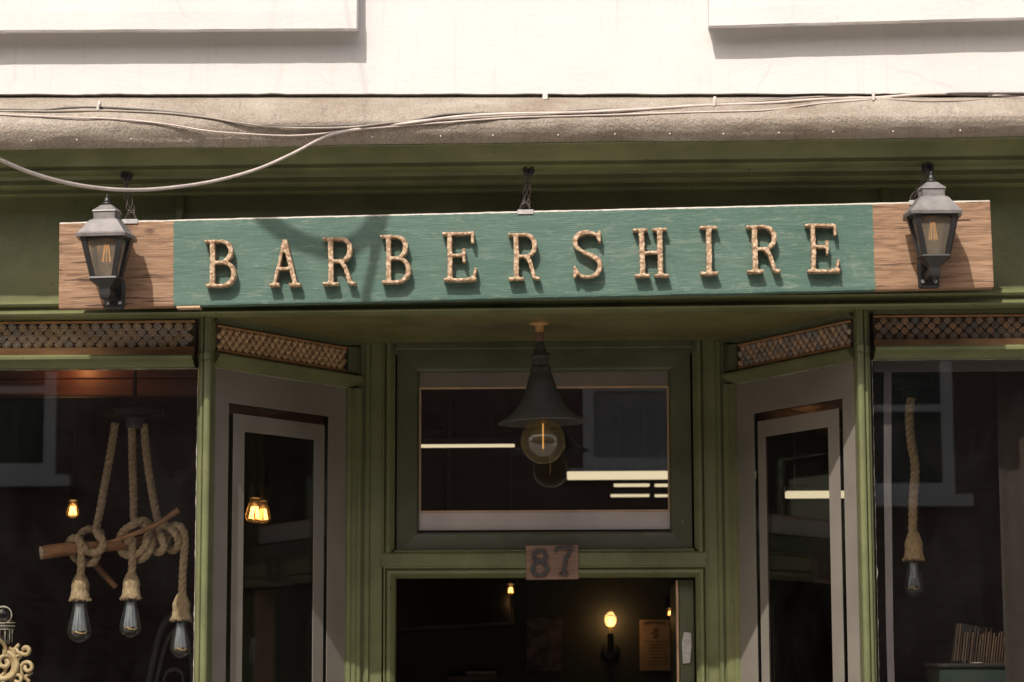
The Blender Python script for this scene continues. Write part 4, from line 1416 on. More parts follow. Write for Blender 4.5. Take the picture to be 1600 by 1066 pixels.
# ------------------------------------------------------------------ house number plate
YP = YD - 0.014
pa, pb = at(822, 906, YP), at(904, 851.5, YP)
pc = (pa + pb) / 2
npl = thing('number_plate', pc, 'small brown wooden plate with iron numerals 87 above the door', 'number plate')
npl.rotation_euler = (0, -0.012, 0)
bm = nb(); box(bm, pa.x, pb.x, YP, YP + 0.007, pa.z, pb.z, bev=.0015); build('plank', bm, M_PLATE, npl)
for ch, x0, x1, y0, y1 in (('8', 829, 858, 858, 901), ('7', 866, 896, 854, 899)):
    a, b = at(x0, y1, YP), at(x1, y0, YP)
    glyph_object(ch, b.x - a.x, b.z - a.z, 0.009, 0.0012, 0.0007, M_NUM, 'numeral', npl, ((a.x + b.x) / 2 - pc.x, YP - pc.y - .0003, (a.z + b.z) / 2 - pc.z), 0.03, 'iron numeral ' + ch)

# ------------------------------------------------------------------ pendant lamp under the soffit
YPN = 0.20
pm = at(842.5, 504, YPN)
YPN_top = Vector((pm.x, YPN, ZS))
k_ = (at(900, 600, YPN) - at(800, 600, YPN)).length / 100     # metres per pixel there
pend = thing('pendant_lamp', YPN_top, 'dark bell shaped pendant lamp with big clear globe bulb over the doorway', 'lamp')
zz = lambda py: Z(845, py, YPN) - ZS
tilt = Matrix.Rotation(radians(-1.6), 4, 'Y')
bm = nb(); lathe(bm, [(0, .0), (.027, -.0005), (.027, -.004), (.0125, -.008), (.012, zz(520)), (0, zz(520))], YPN_top, 20, tilt); build('ceiling_mount', bm, M_MOUNT, pend, smooth=30)
bm = nb(); lathe(bm, [(0, zz(519.5)), (.0128, zz(519.8)), (.0135, zz(526)), (.0125, zz(534)), (0, zz(534))], YPN_top, 20, tilt); build('collar', bm, M_COPPER, pend, smooth=30)
bm = nb()
pxr = lambda v: v * k_
prof = [(0, zz(532)), (pxr(6), zz(534)), (pxr(9), zz(546)), (pxr(10.5), zz(550)), (pxr(15), zz(555)), (pxr(15.5), zz(558)), (pxr(12.5), zz(561)), (pxr(13), zz(572)), (pxr(16), zz(575)), (pxr(16.5), zz(583)), (pxr(18), zz(586)),
        (pxr(21), zz(596)), (pxr(26), zz(612)), (pxr(33), zz(628)), (pxr(43), zz(642)), (pxr(55), zz(652)), (pxr(65), zz(657.5)), (pxr(69.5), zz(660)), (pxr(69.5), zz(661.5)), (pxr(66), zz(660)), (pxr(54), zz(654.5)), (pxr(41), zz(644)), (pxr(31), zz(630)), (pxr(24), zz(613)), (pxr(14), zz(600)), (0, zz(598))]
lathe(bm, prof, YPN_top, 48, tilt)
build('shade', bm, M_SHADE, pend, smooth=35)
bc = YPN_top + tilt.to_3x3() @ Vector((0, 0, zz(690)))
rb = pxr(35)
bm = nb()
lathe(bm, [(.013, rb * 1.45), (.014, rb * 1.15), (.02, rb * .98)] + [(rb * sin(a), rb * cos(a)) for a in [radians(20 + 8 * k) for k in range(20)]] + [(0, -rb)], bc, 32)
bulb = build('globe_bulb', bm, M_AMBER, pend, smooth=True)
bm = nb()
tube(bm, [bc + Vector((0, 0, rb * .95)), bc + Vector((0, 0, -rb * .32))], .0023, 6)
build('filament', bm, M_FIL_DIM, bulb)
bm = nb(); lathe(bm, [(0, rb * 1.7), (.0135, rb * 1.7), (.0135, rb * .93), (.006, rb * .80), (0, rb * .8)], bc, 16); build('bulb_cap', bm, M_COPPER, bulb, smooth=30)

# ------------------------------------------------------------------ rope lamps in the windows
def edison_profile(L, r): return [(0, -L * 1.0), (.10 * r, -L * .992), (.45 * r, -L * .955), (.80 * r, -L * .88), (.97 * r, -L * .79), (1.0 * r, -L * .71), (.93 * r, -L * .58), (.76 * r, -L * .38), (.58 * r, -L * .18), (.50 * r, -L * .05), (.50 * r, 0)]


def rope_lamp(path, sleeve_top, sleeve_bot, bulb_bot, label, r=0.0115, br=0.031, Y=0.5):
    """path: world points of the rope from the top down; the others are world points"""
    t = thing('rope_lamp', bulb_bot, label, 'lamp', 'jute rope lamps with clear bulbs')
    P = resample(smooth_path(path, 10), 0.0032)
    bm = nb(); tube(bm, P, r, 18, strands=3, pitch=0.019)
    build('rope', bm, M_ROPE, t, smooth=True)
    h = sleeve_top.z - sleeve_bot.z
    bm = nb()
    rr = random.Random(int(abs(sleeve_top.x) * 1e4))
    sd_ = [rr.uniform(-1, 1) for _ in range(40)]

    def wob(k, rad, hz):
        q = sd_[k % 40] * .0016 + .0010 * noise.noise((k * .9, hz * 120, 2))
        a = 2 * pi * k / 28
        return Vector((cos(a) * q, sin(a) * q, (sd_[(k * 3) % 40] * .003 if hz < -h * .9 else 0)))
    lathe(bm, [(r * .8, .004), (r * 1.15, -.001), (.019, -h * .18), (.0245, -h * .36), (.0255, -h * .50), (.0235, -h * .60), (.0245, -h * .66), (.026, -h * .84), (.030, -h * .97), (.029, -h * 1.0), (.018, -h * .97), (.016, -h * .8)], sleeve_top, 28, wob=wob)
    build('jute_sleeve', bm, M_JUTE, t, smooth=True)
    bm = nb()
    for k in range(44):
        a = 2 * pi * k / 44 + rr.uniform(-.05, .05)
        q = sleeve_bot + Vector((.0285 * cos(a), .0285 * sin(a), .003))
        l = rr.uniform(.004, .011)
        tube(bm, [q, q + Vector((cos(a) * .002 + rr.uniform(-.002, .002), sin(a) * .002, -l * .6)), q + Vector((cos(a) * .001 + rr.uniform(-.004, .004), sin(a) * .003, -l))], [.0011, .0009, .0003], 4)
    for k in range(46):                      # stray fibres along the rope
        i_ = rr.randrange(len(P) - 2)
        dr = Vector((rr.uniform(-1, 1), rr.uniform(-1, 1), rr.uniform(-.7, .7))).normalized()
        q = P[i_] + dr * r * .85
        tube(bm, [q, q + dr * rr.uniform(.003, .008) + (P[i_ + 1] - P[i_]) * rr.uniform(-1.5, 1.5)], [.0006, .0002], 3)
    build('fibres', bm, M_JUTE, t, kind='stuff')
    Lb = sleeve_bot.z - bulb_bot.z
    bm = nb(); lathe(bm, edison_profile(Lb, br), sleeve_bot, 26)
    bl = build('bulb', bm, M_BULB, t, smooth=True)
    bm = nb()
    n = 12
    for k in range(n):                       # filament cage slats, pale blue to paint in the sky's reflection
        a0, a1 = 2 * pi * (k + .08) / n, 2 * pi * (k + .86) / n
        c0, c1 = sleeve_bot + Vector((0, 0, -Lb * .10)), sleeve_bot + Vector((0, 0, -Lb * .72))
        r0, r1 = br * .36, br * .62
        q = [c0 + Vector((r0 * cos(a0), r0 * sin(a0), 0)), c0 + Vector((r0 * cos(a1), r0 * sin(a1), 0)), c1 + Vector((r1 * cos(a1), r1 * sin(a1), 0)), c1 + Vector((r1 * cos(a0), r1 * sin(a0), 0))]
        ins = [v - Vector((0, 0, 0)) for v in q]
        f1 = [bm.verts.new(v) for v in q]; f2 = [bm.verts.new(v * 1.0 + (Vector((sleeve_bot.x, sleeve_bot.y, v.z)) - v) * .06) for v in q]
        bm.faces.new(f1); bm.faces.new(f2[::-1])
        for i in range(4): bm.faces.new((f1[i], f1[(i + 1) % 4], f2[(i + 1) % 4], f2[i]))
    build('filament_sky_glint', bm, M_SKY_GLINT, bl)
    bm = nb()
    tube(bm, [sleeve_bot + Vector((br * .60 * cos(a), br * .60 * sin(a), -Lb * .76 + .003 * cos(3 * a))) for a in [2 * pi * k / 20 for k in range(20)]], .0015, 5, closed=True)
    tube(bm, [sleeve_bot + Vector((0, 0, -Lb * .1)), sleeve_bot + Vector((0, 0, -Lb * .8))], .003, 6)
    build('filament_ring', bm, M_FILWIRE, bl)
    return t


YR = 0.50
P_ = lambda px, py, dy=0.0: at(px, py, YR + dy)


def wrap(c_px, c_py, r_px, a0, a1, dy0, dy1, n=14, ry=None):
    """turns of rope round the branch: an ellipse seen from the street drifting in depth"""
    out = []
    for k in range(n + 1):
        a = radians(a0 + (a1 - a0) * k / n)
        out.append(P_(c_px + r_px * cos(a), c_py - (ry or r_px) * sin(a), dy0 + (dy1 - dy0) * k / n))
    return out


# left lamp: comes down behind, loops round the branch, hangs at its left
path1 = [P_(180, 661, .03), P_(174, 700, .03), P_(165, 750, .03), P_(156, 800, .02), P_(151, 826, .0)] + wrap(146, 849, 15, 60, -150, -.03, -.045, 10) + wrap(142, 846, 19, 170, 35, .03, .03, 6) + [P_(152, 868, -.02), P_(140, 880, -.01), P_(118, 872, .03), P_(110, 855, .03), P_(110, 845, -.01), P_(119, 841, -.036), P_(126, 852, -.042), P_(127, 872, -.035), P_(126, 902, -.02)]
rope_lamp(path1, P_(125.5, 898, -.02), P_(125, 937, -.02), P_(126, 1005, -.02), 'left rope lamp hanging from the bare branch end in the left window', .0115, .034)
path2 = [P_(206, 668, .03), P_(207, 720, .03), P_(209, 780, .025), P_(210, 812, .01), P_(222, 818, -.025), P_(231, 832, -.04), P_(224, 858, -.045), P_(206, 868, -.02), P_(190, 862, .02), P_(187, 845, .01), P_(193, 830, -.03), P_(208, 820, -.045), P_(225, 814, -.03), P_(236, 826, .0), P_(238, 848, -.03), P_(228, 868, -.035), P_(214, 874, .0), P_(202, 862, .03), P_(200, 846, .0), P_(206, 842, -.042), P_(207, 860, -.04), P_(206.5, 880, -.03), P_(206, 900, -.02)]
rope_lamp(path2, P_(205.5, 895, -.02), P_(204.5, 935, -.02), P_(205.5, 997, -.02), 'middle rope lamp of the three hanging from a branch in the left window', .0115, .031)
path3 = [P_(225, 663, .03), P_(229, 710, .03), P_(237, 765, .03), P_(246, 812, .01), P_(252, 838, -.03), P_(256, 855, -.035), P_(246, 863, -.01), P_(240, 850, .03), P_(244, 828, .02), P_(258, 821, -.02), P_(272, 832, -.04), P_(279, 848, -.03), P_(272, 860, .0), P_(262, 853, .03), P_(262, 836, .02), P_(268, 823, -.02), P_(280, 822, -.035), P_(288, 836, -.03), P_(288, 860, -.02), P_(286, 890, -.015), P_(284.5, 932, -.01)]
rope_lamp(path3, P_(284, 929, -.01), P_(282.5, 968, -.01), P_(282, 1029, -.01), 'right rope lamp beside the green post in the left window', .0115, .029)
path4 = [P_(1424, 622, 0), P_(1421, 650, 0), P_(1424, 690, 0), P_(1430, 730, 0), P_(1427, 780, 0), P_(1426, 834, 0)]
M_ROPE = simple('pale_jute_rope', (0.36, 0.235, 0.125), (0.60, 0.43, 0.26), 0.85, 130, 0.5, 0.003)
M_JUTE = simple('pale_jute_sleeve', (0.40, 0.255, 0.13), (0.64, 0.45, 0.26), 0.9, 160, 0.7, 0.004, stretch=(1, 1, 0.3))
rl4 = rope_lamp(path4, P_(1427, 832), P_(1427, 874), P_(1429, 933), 'single straight rope lamp in the right window', .0130, .0265)

# ceiling roses the ropes hang from
for px, py, wd, lab in ((207, 640, .085, 'black ceiling box holding the three rope lamps'), (1424, 594, .062, 'black ceiling rose of the single rope lamp')):
    p = P_(px, py)
    t = thing('ceiling_rose', (p.x, YR + .03, p.z), lab, 'lamp fitting')
    bm = nb(); zb = P_(px, py + 28).z
    lathe(bm, [(0, 0), (wd * .30, 0), (wd * .34, .006), (wd * .34, P_(px, py - 22).z - p.z - .01), (wd, P_(px, py - 22).z - p.z - .006), (wd, P_(px, py - 22).z - p.z + .012), (0, P_(px, py - 22).z - p.z + .012)], (p.x, YR + .03, zb), 24)
    build('canopy', bm, M_BLACK, t, smooth=30)
    bm = nb(); tube(bm, [(p.x, YR + .03, P_(px, py - 22).z), (p.x, YR + .03, 2.779)], .006, 8)
    build('drop_rod', bm, M_BLACK, t)

# branch and sticks
def stick(pts, r0, r1, label, name, end=False):
    P = smooth_path(pts, 8)
    n = len(P)
    bm = nb()
    rad = [(r0 + (r1 - r0) * i / (n - 1)) * (1 + .10 * noise.noise((i * .35, r0 * 90, 1))) for i in range(n)]
    tube(bm, P, rad, 12)
    o = build(name, bm, M_BRANCH, None, smooth=40)
    tag(o, label, 'branch')
    if end:
        bm = nb()
        d = (P[1] - P[0]).normalized()
        q = d.to_track_quat('Z', 'Y').to_matrix().to_4x4()
        lathe(bm, [(0, -.004), (r0 * .5, -.0035), (r0 * .98, -.0008), (r0 * .98, .003)], P[0], 16, q, wob=lambda k, r, h: Vector((0, 0, .0025 * noise.noise((k * 2.3, r * 300, 0)))))
        build('cut_end', bm, M_BRANCH_END, o, smooth=False)
    return o


stick([P_(64, 864, -.05), P_(110, 858, -.02), P_(160, 854, 0), P_(215, 848, .03), P_(262, 842, .06)], .0195, .014, 'thick bare branch with pale cut end carrying the rope lamps', 'branch', True)
stick([P_(174, 847, -.085), P_(210, 834, -.075), P_(242, 821, -.065), P_(279, 797, -.05)], .0060, .0085, 'thin bare stick slanting up across the middle rope knot', 'stick')
stick([P_(138, 870, .03), P_(158, 893, .04), P_(181, 918, .05)], .0095, .0085, 'short bare stick pointing down behind the left rope lamp', 'stick')

# ------------------------------------------------------------------ gilt ornament at the lower left
YO = 0.42
O_ = lambda px, py, dy=0.0: at(px, py, YO + dy)
orn = thing('gilt_ornament', O_(0, 1120), 'cream gilt scrollwork ornament with small glass jar on top, lower left of window', 'ornament')


def scroll(cx, cy, r0, r1, a0, turns, w0, w1, tail=None, dy=0.0):
    n = int(28 * abs(turns)) + 6
    pts, rs = [], []
    if tail:
        for i, q in enumerate(tail):
            pts.append(O_(*q, dy)); rs.append(w1)
    for k in range(n + 1):
        f = k / n
        a = radians(a0) + 2 * pi * turns * f
        r = r0 + (r1 - r0) * f
        pts.append(O_(cx + r * cos(a), cy - r * sin(a), dy - .01 * sin(pi * f)))
        rs.append(w1 + (w0 - w1) * f)
    bm = nb(); tube(bm, pts, rs, 8)
    build('scroll', bm, M_GILT, orn, smooth=True)


scroll(40, 1016, 8, 3, -150, .85, .0075, .0055, [(24, 1010), (28, 1020)])
scroll(43, 1043, 10, 3, 190, -1.15, .006, .0055, [(38, 1062), (33, 1050)])
scroll(5, 1040, 22, 20, 90, -.9, .008, .008)
scroll(8, 1035, 12, 4, 20, 1.1, .007, .006, [(22, 1062), (21, 1045)])
scroll(27, 1062, 9, 3, 180, -1.0, .006, .0055, [(12, 1072)])
scroll(-8, 1016, 18, 16, 180, -.7, .006, .006)
scroll(28, 1028, 4, 2, 0, .9, .0045, .0045)
scroll(0, 1066, 10, 3, 60, 1.2, .007, .006)
for pts in ([(14, 1012), (21, 1018), (23, 1032), (18, 1050), (8, 1058)], [(2, 1024), (10, 1034), (8, 1048), (4, 1056)], [(46, 1066), (40, 1058), (48, 1052), (50, 1050)], [(22, 1016), (27, 1010), (30, 1007)]):
    bm = nb(); tube(bm, smooth_path([O_(*q) for q in pts], 6), .0055, 8); build('leaf_stem', bm, M_GILT, orn, smooth=True)
bm = nb()
jc = O_(3, 1007)
kk = (O_(100, 1000) - O_(0, 1000)).length / 100
lathe(bm, [(0, 0), (14 * kk, 0), (15 * kk, .004), (15.5 * kk, 22 * kk), (17 * kk, 24 * kk), (19 * kk, 28 * kk), (19 * kk, 33 * kk), (15 * kk, 36 * kk), (12 * kk, 37 * kk), (13.5 * kk, 43 * kk), (13 * kk, 50 * kk), (9 * kk, 56 * kk), (0, 58 * kk)], jc, 24)
jar = build('glass_jar', bm, M_JAR, orn, smooth=30)
bm = nb()
for k in range(12):
    a = 2 * pi * k / 12
    tube(bm, [jc + Vector((15.7 * kk * cos(a), 15.7 * kk * sin(a), .004)), jc + Vector((15.9 * kk * cos(a), 15.9 * kk * sin(a), 22 * kk))], .0012, 5)
for zz_, rr_ in ((23, 17.5), (28, 19.4), (33, 19.2)):
    tube(bm, [jc + Vector((rr_ * kk * cos(a), rr_ * kk * sin(a), zz_ * kk)) for a in [2 * pi * q / 24 for q in range(24)]], .0014, 5, closed=True)
tube(bm, [jc + Vector((14 * kk * cos(a), 0, 45 * kk + 13.5 * kk * sin(a))) for a in [2 * pi * q / 24 for q in range(24)]], .0022, 6, closed=True)
build('jar_rim', bm, M_PUTTY, jar, smooth=True)

# dark bentwood chair back beside the right rope lamp of the left window
YC = 0.85
C_ = lambda px, py, dy=0.0: at(px, py, YC + dy)
ch = thing('bentwood_chair', (C_(275, 1066).x, YC, 0.0), 'dark bentwood chair with curved back standing behind the rope lamps', 'chair')
bm = nb(); tube(bm, smooth_path([C_(222, 1110), C_(236, 1050), C_(252, 985), C_(272, 962), C_(296, 965), C_(312, 990), C_(318, 1050), C_(320, 1110)], 8), .012, 10); build('back_hoop', bm, M_BLACK, ch, smooth=True)
bm = nb(); tube(bm, smooth_path([C_(236, 1110), C_(248, 1050), C_(262, 1000), C_(276, 985), C_(292, 992), C_(300, 1040), C_(302, 1110)], 8), .008, 8); build('inner_hoop', bm, M_BLACK, ch, smooth=True)
bm = nb(); p = C_(272, 1062); tube(bm, [p + Vector((.03 * cos(a), 0, .03 * sin(a))) for a in [2 * pi * k / 20 for k in range(20)]], .006, 8, closed=True); build('back_rosette', bm, M_BLACK, ch, smooth=True)
cx = C_(272, 1062).x
bm = nb(); lathe(bm, [(0, .90), (.20, .90), (.21, .915), (.20, .93), (0, .932)], (cx, YC + .2, 0), 24); build('seat', bm, M_BLACK, ch, smooth=30)
for dx, dy in ((-.15, .05), (.15, .05), (-.15, .35), (.15, .35)):
    bm = nb(); tube(bm, [(cx + dx * .8, YC + dy, .90), (cx + dx, YC + dy, .012)], [.016, .012], 8); build('leg', bm, M_BLACK, ch, smooth=True)
for sx_ in (-1, 1):
    bm = nb(); q = C_(222 if sx_ < 0 else 320, 1110); tube(bm, [q, (cx + sx_ * .15, YC + .05, .90)], .012, 8); build('back_post', bm, M_BLACK, ch, smooth=True)

# ------------------------------------------------------------------ right window display
YK = 0.40
K_ = lambda px, py, dy=0.0: at(px, py, YK + dy)
p0 = K_(1470, 1037)
cab = thing('display_box', (K_(1535, 1066).x, YK + .12, 0.62), 'dark green painted box at the bottom of the right window', 'box')
x0, x1 = K_(1468, 1050).x, K_(1590, 1050).x
bm = nb(); box(bm, x0, x1, YK, YK + .25, .62, p0.z - .012, bev=.004); build('body', bm, M_DARKGREEN, cab)
bm = nb(); box(bm, x0 - .006, x1 + .006, YK - .008, YK + .258, p0.z - .0115, p0.z, bev=.003); build('lid', bm, M_BLACK, cab)
bm = nb(); box(bm, K_(1519, 1037).x, K_(1534, 1037).x, YK - .010, YK + .03, p0.z + .0004, p0.z + .003, bev=.0006); build('pale_strip', bm, M_WAX, cab)
cr = thing('slatted_crate', (K_(1540, 1034).x, YK + .10, p0.z), 'leaning crate of copper brown slats on the dark green box', 'crate')
Ms = Matrix.Translation(K_(1488, 1034, .03)) @ Matrix.Rotation(radians(9), 4, 'Y') @ Matrix.Rotation(radians(-8), 4, 'X')
kx = (K_(100, 1000) - K_(0, 1000)).length / 100
random.seed(21)
bm = nb(); box(bm, 0, 92 * kx, .012, .020, 0, 62 * kx, Ms); build('backing', bm, M_TV, cr)
for k in range(22):
    u = (2 + k * 4.0) * kx
    h0, h1 = random.uniform(0, 6) * kx, random.uniform(48, 64) * kx
    bm = nb(); box(bm, u, u + random.uniform(.8, 2.0) * kx, -.001 + random.uniform(-.003, .003), .0115, h0, h1, Ms, bev=.0006); build('slat', bm, M_SLAT, cr)
bm = nb(); box(bm, 93 * kx, 108 * kx, -.004, .03, -3 * kx, 40 * kx, Ms, bev=.002); build('end_board', bm, simple('grey_green_board', (0.10, 0.13, 0.10), (0.15, 0.19, 0.15), 0.6, 30, .2), cr)
# curtain at the right end
bm = nb()
n = 40
for z0, z1 in ((0.64, 2.77),):
    a, b = [], []
    for k in range(n + 1):
        f = k / n
        y = .16 + .012 * sin(f * 26)
        xt = X(1556, 600, .16) + f * .55
        xb2 = X(1574, 1000, .16) + f * .53
        a.append((bm.verts.new((xt, y, z1)), bm.verts.new((xb2 - .0, y + .006, z0)), bm.verts.new((X(1563, 800, .16) + f * .54, y + .003, 1.95))))
    for p, q in zip(a, a[1:]):
        bm.faces.new((p[0], q[0], q[2], p[2])); bm.faces.new((p[2], q[2], q[1], p[1]))
r = bmesh.ops.solidify(bm, geom=bm.faces[:], thickness=.004)
tag(build('curtain', bm, M_CURTAIN, None, smooth=True), 'plain brown curtain hanging at the right edge of the right window', 'curtain')

# ------------------------------------------------------------------ inside the shop
# timber bulkhead over the left window
bm = nb()
ybk = 1.35
za, zb = Z(120, 619, ybk), 2.778
for k, (z0, z1) in enumerate(((za, za + .055), (za + .057, za + .115), (za + .117, za + .18), (za + .182, zb))):
    box(bm, XL + .01, X(330, 600, ybk), ybk, ybk + .06, z0, z1, bev=.003)
build('interior_bulkhead', bm, M_BULKHEAD, B)


def strip_light(px0, px1, pyt, pyb, Y, label):
    a, b = at(px0, pyb, Y), at(px1, pyt, Y)
    t = thing('strip_light', ((a.x + b.x) / 2, Y, b.z), label, 'ceiling light', 'lit ceiling strips inside the shop')
    bm = nb(); box(bm, a.x, b.x, Y, Y + .04, a.z, b.z - .0005, bev=.003); build('diffuser', bm, M_TUBE, t)
    bm = nb(); box(bm, a.x - .002, b.x + .002, Y - .004, Y + .044, b.z, b.z + .02, bev=.002)
    for q in (.15, .85):
        xx = a.x + (b.x - a.x) * q
        box(bm, xx - .006, xx + .006, Y + .015, Y + .025, b.z + .02, 2.779)
    build('fitting', bm, M_BLACK, t)
    return t


strip_light(560, 804, 693.5, 699, 2.2, 'lit strip light on the left behind the fanlight')
strip_light(886, 1180, 735, 749, 3.0, 'thick lit strip light on the right behind the fanlight')
strip_light(1228, 1345, 766.5, 778, 1.9, 'lit strip light seen through the right angled window')
for i, (xa, xb2, ya, yb, Y, lab) in enumerate(((959, 1015, 755.5, 760, 3.5, 'short upper strip light in the rear pair behind the fanlight'), (1023, 1110, 755.5, 760, 3.5, 'upper strip light cut by the right edge of the fanlight'), (954, 1015, 772, 776, 3.9, 'short lower strip light in the rear pair behind the fanlight'), (1023, 1110, 772, 776, 3.9, 'lower strip light cut by the right edge of the fanlight'))):
    strip_light(xa, xb2, ya, yb, Y, lab)


def point(loc, power, color=(1, .55, .22), rad=.02):
    l = bpy.data.lights.new('lamp_glow', 'POINT')
    l.energy, l.color, l.shadow_soft_size = power, color, rad
    o = bpy.data.objects.new('lamp_glow', l)
    o.location = loc
    COL.objects.link(o)
    return o


YI = YB - 0.0005
# sconce on the back wall
sp = at(954, 985, YB - .09)
sc = thing('wall_sconce', (sp.x, YB, sp.z), 'black wall sconce with one upright glowing filament bulb', 'lamp')
kx = (at(1000, 980, YB - .09) - at(900, 980, YB - .09)).length / 100
bm = nb()
lathe(bm, [(0, -30 * kx), (5 * kx, -30 * kx), (5 * kx, -3 * kx), (4.2 * kx, 0), (0, 0)], at(954, 990, YB - .09), 14)
lathe(bm, [(0, .022), (.02, .02), (13 * kx, .012), (15 * kx, 0)], at(954, 1018, YB) - Vector((0, .001, 0)), 20, Matrix.Rotation(radians(90), 4, 'X'))
tube(bm, [at(954, 1016, YB - .09), at(954, 1018, YB - .01)], .008, 8)
build('holder', bm, M_BLACK, sc, smooth=30)
bm = nb(); base = at(954, 989, YB - .09)
lathe(bm, [(4 * kx, 0), (5 * kx, 8 * kx), (8.5 * kx, 17 * kx), (9.2 * kx, 23 * kx), (7.5 * kx, 29 * kx), (3.5 * kx, 32.5 * kx), (0, 33 * kx)], base, 18)
sb = build('bulb', bm, M_WARM, sc, smooth=True)
bm = nb()
for dx in (-2.6, 0, 2.6):
    tube(bm, [base + Vector((dx * kx, -.002, 10 * kx)), base + Vector((dx * kx, -.002, 25 * kx))], 0.9 * kx, 6)
build('filament', bm, M_FIL, sb)
point(base + Vector((0, .02, 18 * kx)), .30, (1, .60, .28))
# posters
def poster(x0, y0, x1, y1, m, label, dark):
    a, b = at(x0, y1, YI - .008), at(x1, y0, YI - .008)
    t = thing('poster', ((a.x + b.x) / 2, YI, a.z), label, 'poster')
    bm = nb(); box(bm, a.x, b.x, YI - .008, YI, a.z, b.z, bev=.001); build('sheet', bm, m, t)
    return t, a, b


poster(822, 966, 877, 1049, M_POSTER_D, 'dim red brown poster on the back wall left of the sconce', True)
t, a, b = poster(1000, 968.5, 1047, 1048, M_POSTER, 'cream lettered notice on the back wall right of the sconce', False)
# its lettering is too small to read: a heading, an emblem and lines of script
bm = nb()
random.seed(9)
W_, H_ = b.x - a.x, b.z - a.z
yk = YI - .0088
for k in range(9):
    x = a.x + W_ * (.14 + .08 * k)
    box(bm, x, x + W_ * .05, yk, yk + .0006, b.z - H_ * (.10 - .02 * sin(pi * k / 8)), b.z - H_ * (.05 - .02 * sin(pi * k / 8)))
for k in range(5):
    z = b.z - H_ * (.16 + .045 * k)
    box(bm, a.x + W_ * (.47 - .05 * (k % 3)), a.x + W_ * (.60 + .04 * (k % 2)), yk, yk + .0006, z - H_ * .028, z)
for k in range(8):
    z = b.z - H_ * (.42 + .065 * k)
    x = a.x + W_ * (.12 if k == 0 else .28)
    while x < a.x + W_ * .86:
        l = W_ * random.uniform(.04, .12)
        box(bm, x, min(x + l, a.x + W_ * .9), yk, yk + .0006, z - H_ * random.uniform(.012, .022), z)
        x += l + W_ * .03
build('lettering', bm, M_INK, t)
# television
YT = 3.0
a, b = at(600, 984, YT), at(800, 900, YT)
tv = thing('television', ((a.x + b.x) / 2, YT, a.z), 'large black television hanging inside, upper left of the open doorway', 'television')
Mt = Matrix.Translation(((a.x + b.x) / 2, YT, (a.z + b.z) / 2)) @ Matrix.Rotation(radians(-3), 4, 'Y') @ Matrix.Rotation(radians(-8), 4, 'X')
wv, hv = (b.x - a.x) / 2, (b.z - a.z) / 2
bm = nb(); box(bm, -wv, wv, 0, .05, -hv, hv + .1, Mt, bev=.006); build('casing', bm, M_BLACK, tv)
bm = nb(); box(bm, -wv + .012, wv - .012, -.002, -.0003, -hv + .016, hv + .09, Mt); build('screen', bm, M_TV, tv)
bm = nb(); tube(bm, [Mt @ Vector((0, .05, hv)), ((a.x + b.x) / 2, YT + .12, 2.779)], .02, 10); build('ceiling_bracket', bm, M_BLACK, tv)


def edison(px, py, Y, hpx, label, flip=False, power=.25):
    """hanging lit filament bulb; py = centre of the glass"""
    kx = (at(px + 100, py, Y) - at(px, py, Y)).length / 100
    top = at(px, py - hpx * .5, Y)
    t = thing('filament_lamp', top, label, 'lamp', 'glowing filament bulbs inside the shop')
    bm = nb(); lathe(bm, edison_profile(hpx * kx, hpx * .36 * kx), top, 18); bl = build('bulb', bm, M_WARM, t, smooth=True)
    bm = nb()
    for k in range(6):
        a = 2 * pi * k / 6
        tube(bm, [top + Vector((hpx * .10 * kx * cos(a), hpx * .1 * kx * sin(a), -hpx * .35 * kx)), top + Vector((hpx * .20 * kx * cos(a), hpx * .2 * kx * sin(a), -hpx * .80 * kx))], .030 * hpx * kx, 5)
    build('filament', bm, M_FIL, bl)
    bm = nb(); lathe(bm, [(0, .05), (.012, .05), (.018, .04), (.019, 0), (.016, -.002), (0, -.002)], top, 14); tube(bm, [top + Vector((0, 0, .05)), (top.x, top.y, 2.779)], .003, 6)
    build('holder', bm, M_BLACK, t, smooth=30)
    point(top + Vector((0, 0, -hpx * .5 * kx)), power * .6)
    return t


edison(114, 796, 2.4, 28, 'small glowing filament bulb far left behind the rope lamps', power=.5)
edison(398, 798, 1.5, 40, 'left of two glowing filament bulbs seen through the left angled window', power=.3)
edison(411, 801, 1.62, 36, 'right of two glowing filament bulbs seen through the left angled window', power=.2)
edison(798, 921, 2.85, 17, 'small added bulb standing in for a lamp reflected in the black television', power=.10)  # bulb put in where the screen mirrors a lamp
edison(1047, 957, 3.6, 13, 'small filament bulb beside the edge of the open door', power=.10)
# warm spot on the bulkhead from a downlight
p = at(118, 596, ybk - .10)
dl = thing('downlight', (p.x, ybk - .12, 2.778), 'small recessed downlight washing the timber bulkhead', 'ceiling light')
bm = nb(); lathe(bm, [(.03, 0), (.045, -.002), (.047, .0), (.045, .001)], (p.x, ybk - .12, 2.776), 16); build('rim', bm, M_BLACK, dl, smooth=True)
bm = nb(); lathe(bm, [(0, -.0006), (.029, -.0006), (.029, .0005)], (p.x, ybk - .12, 2.776), 16); build('lens', bm, emit('warm_lens', (1, .5, .2), 8), dl)
point((p.x, ybk - .09, p.z + .06), .35, (1, .42, .14), .015)
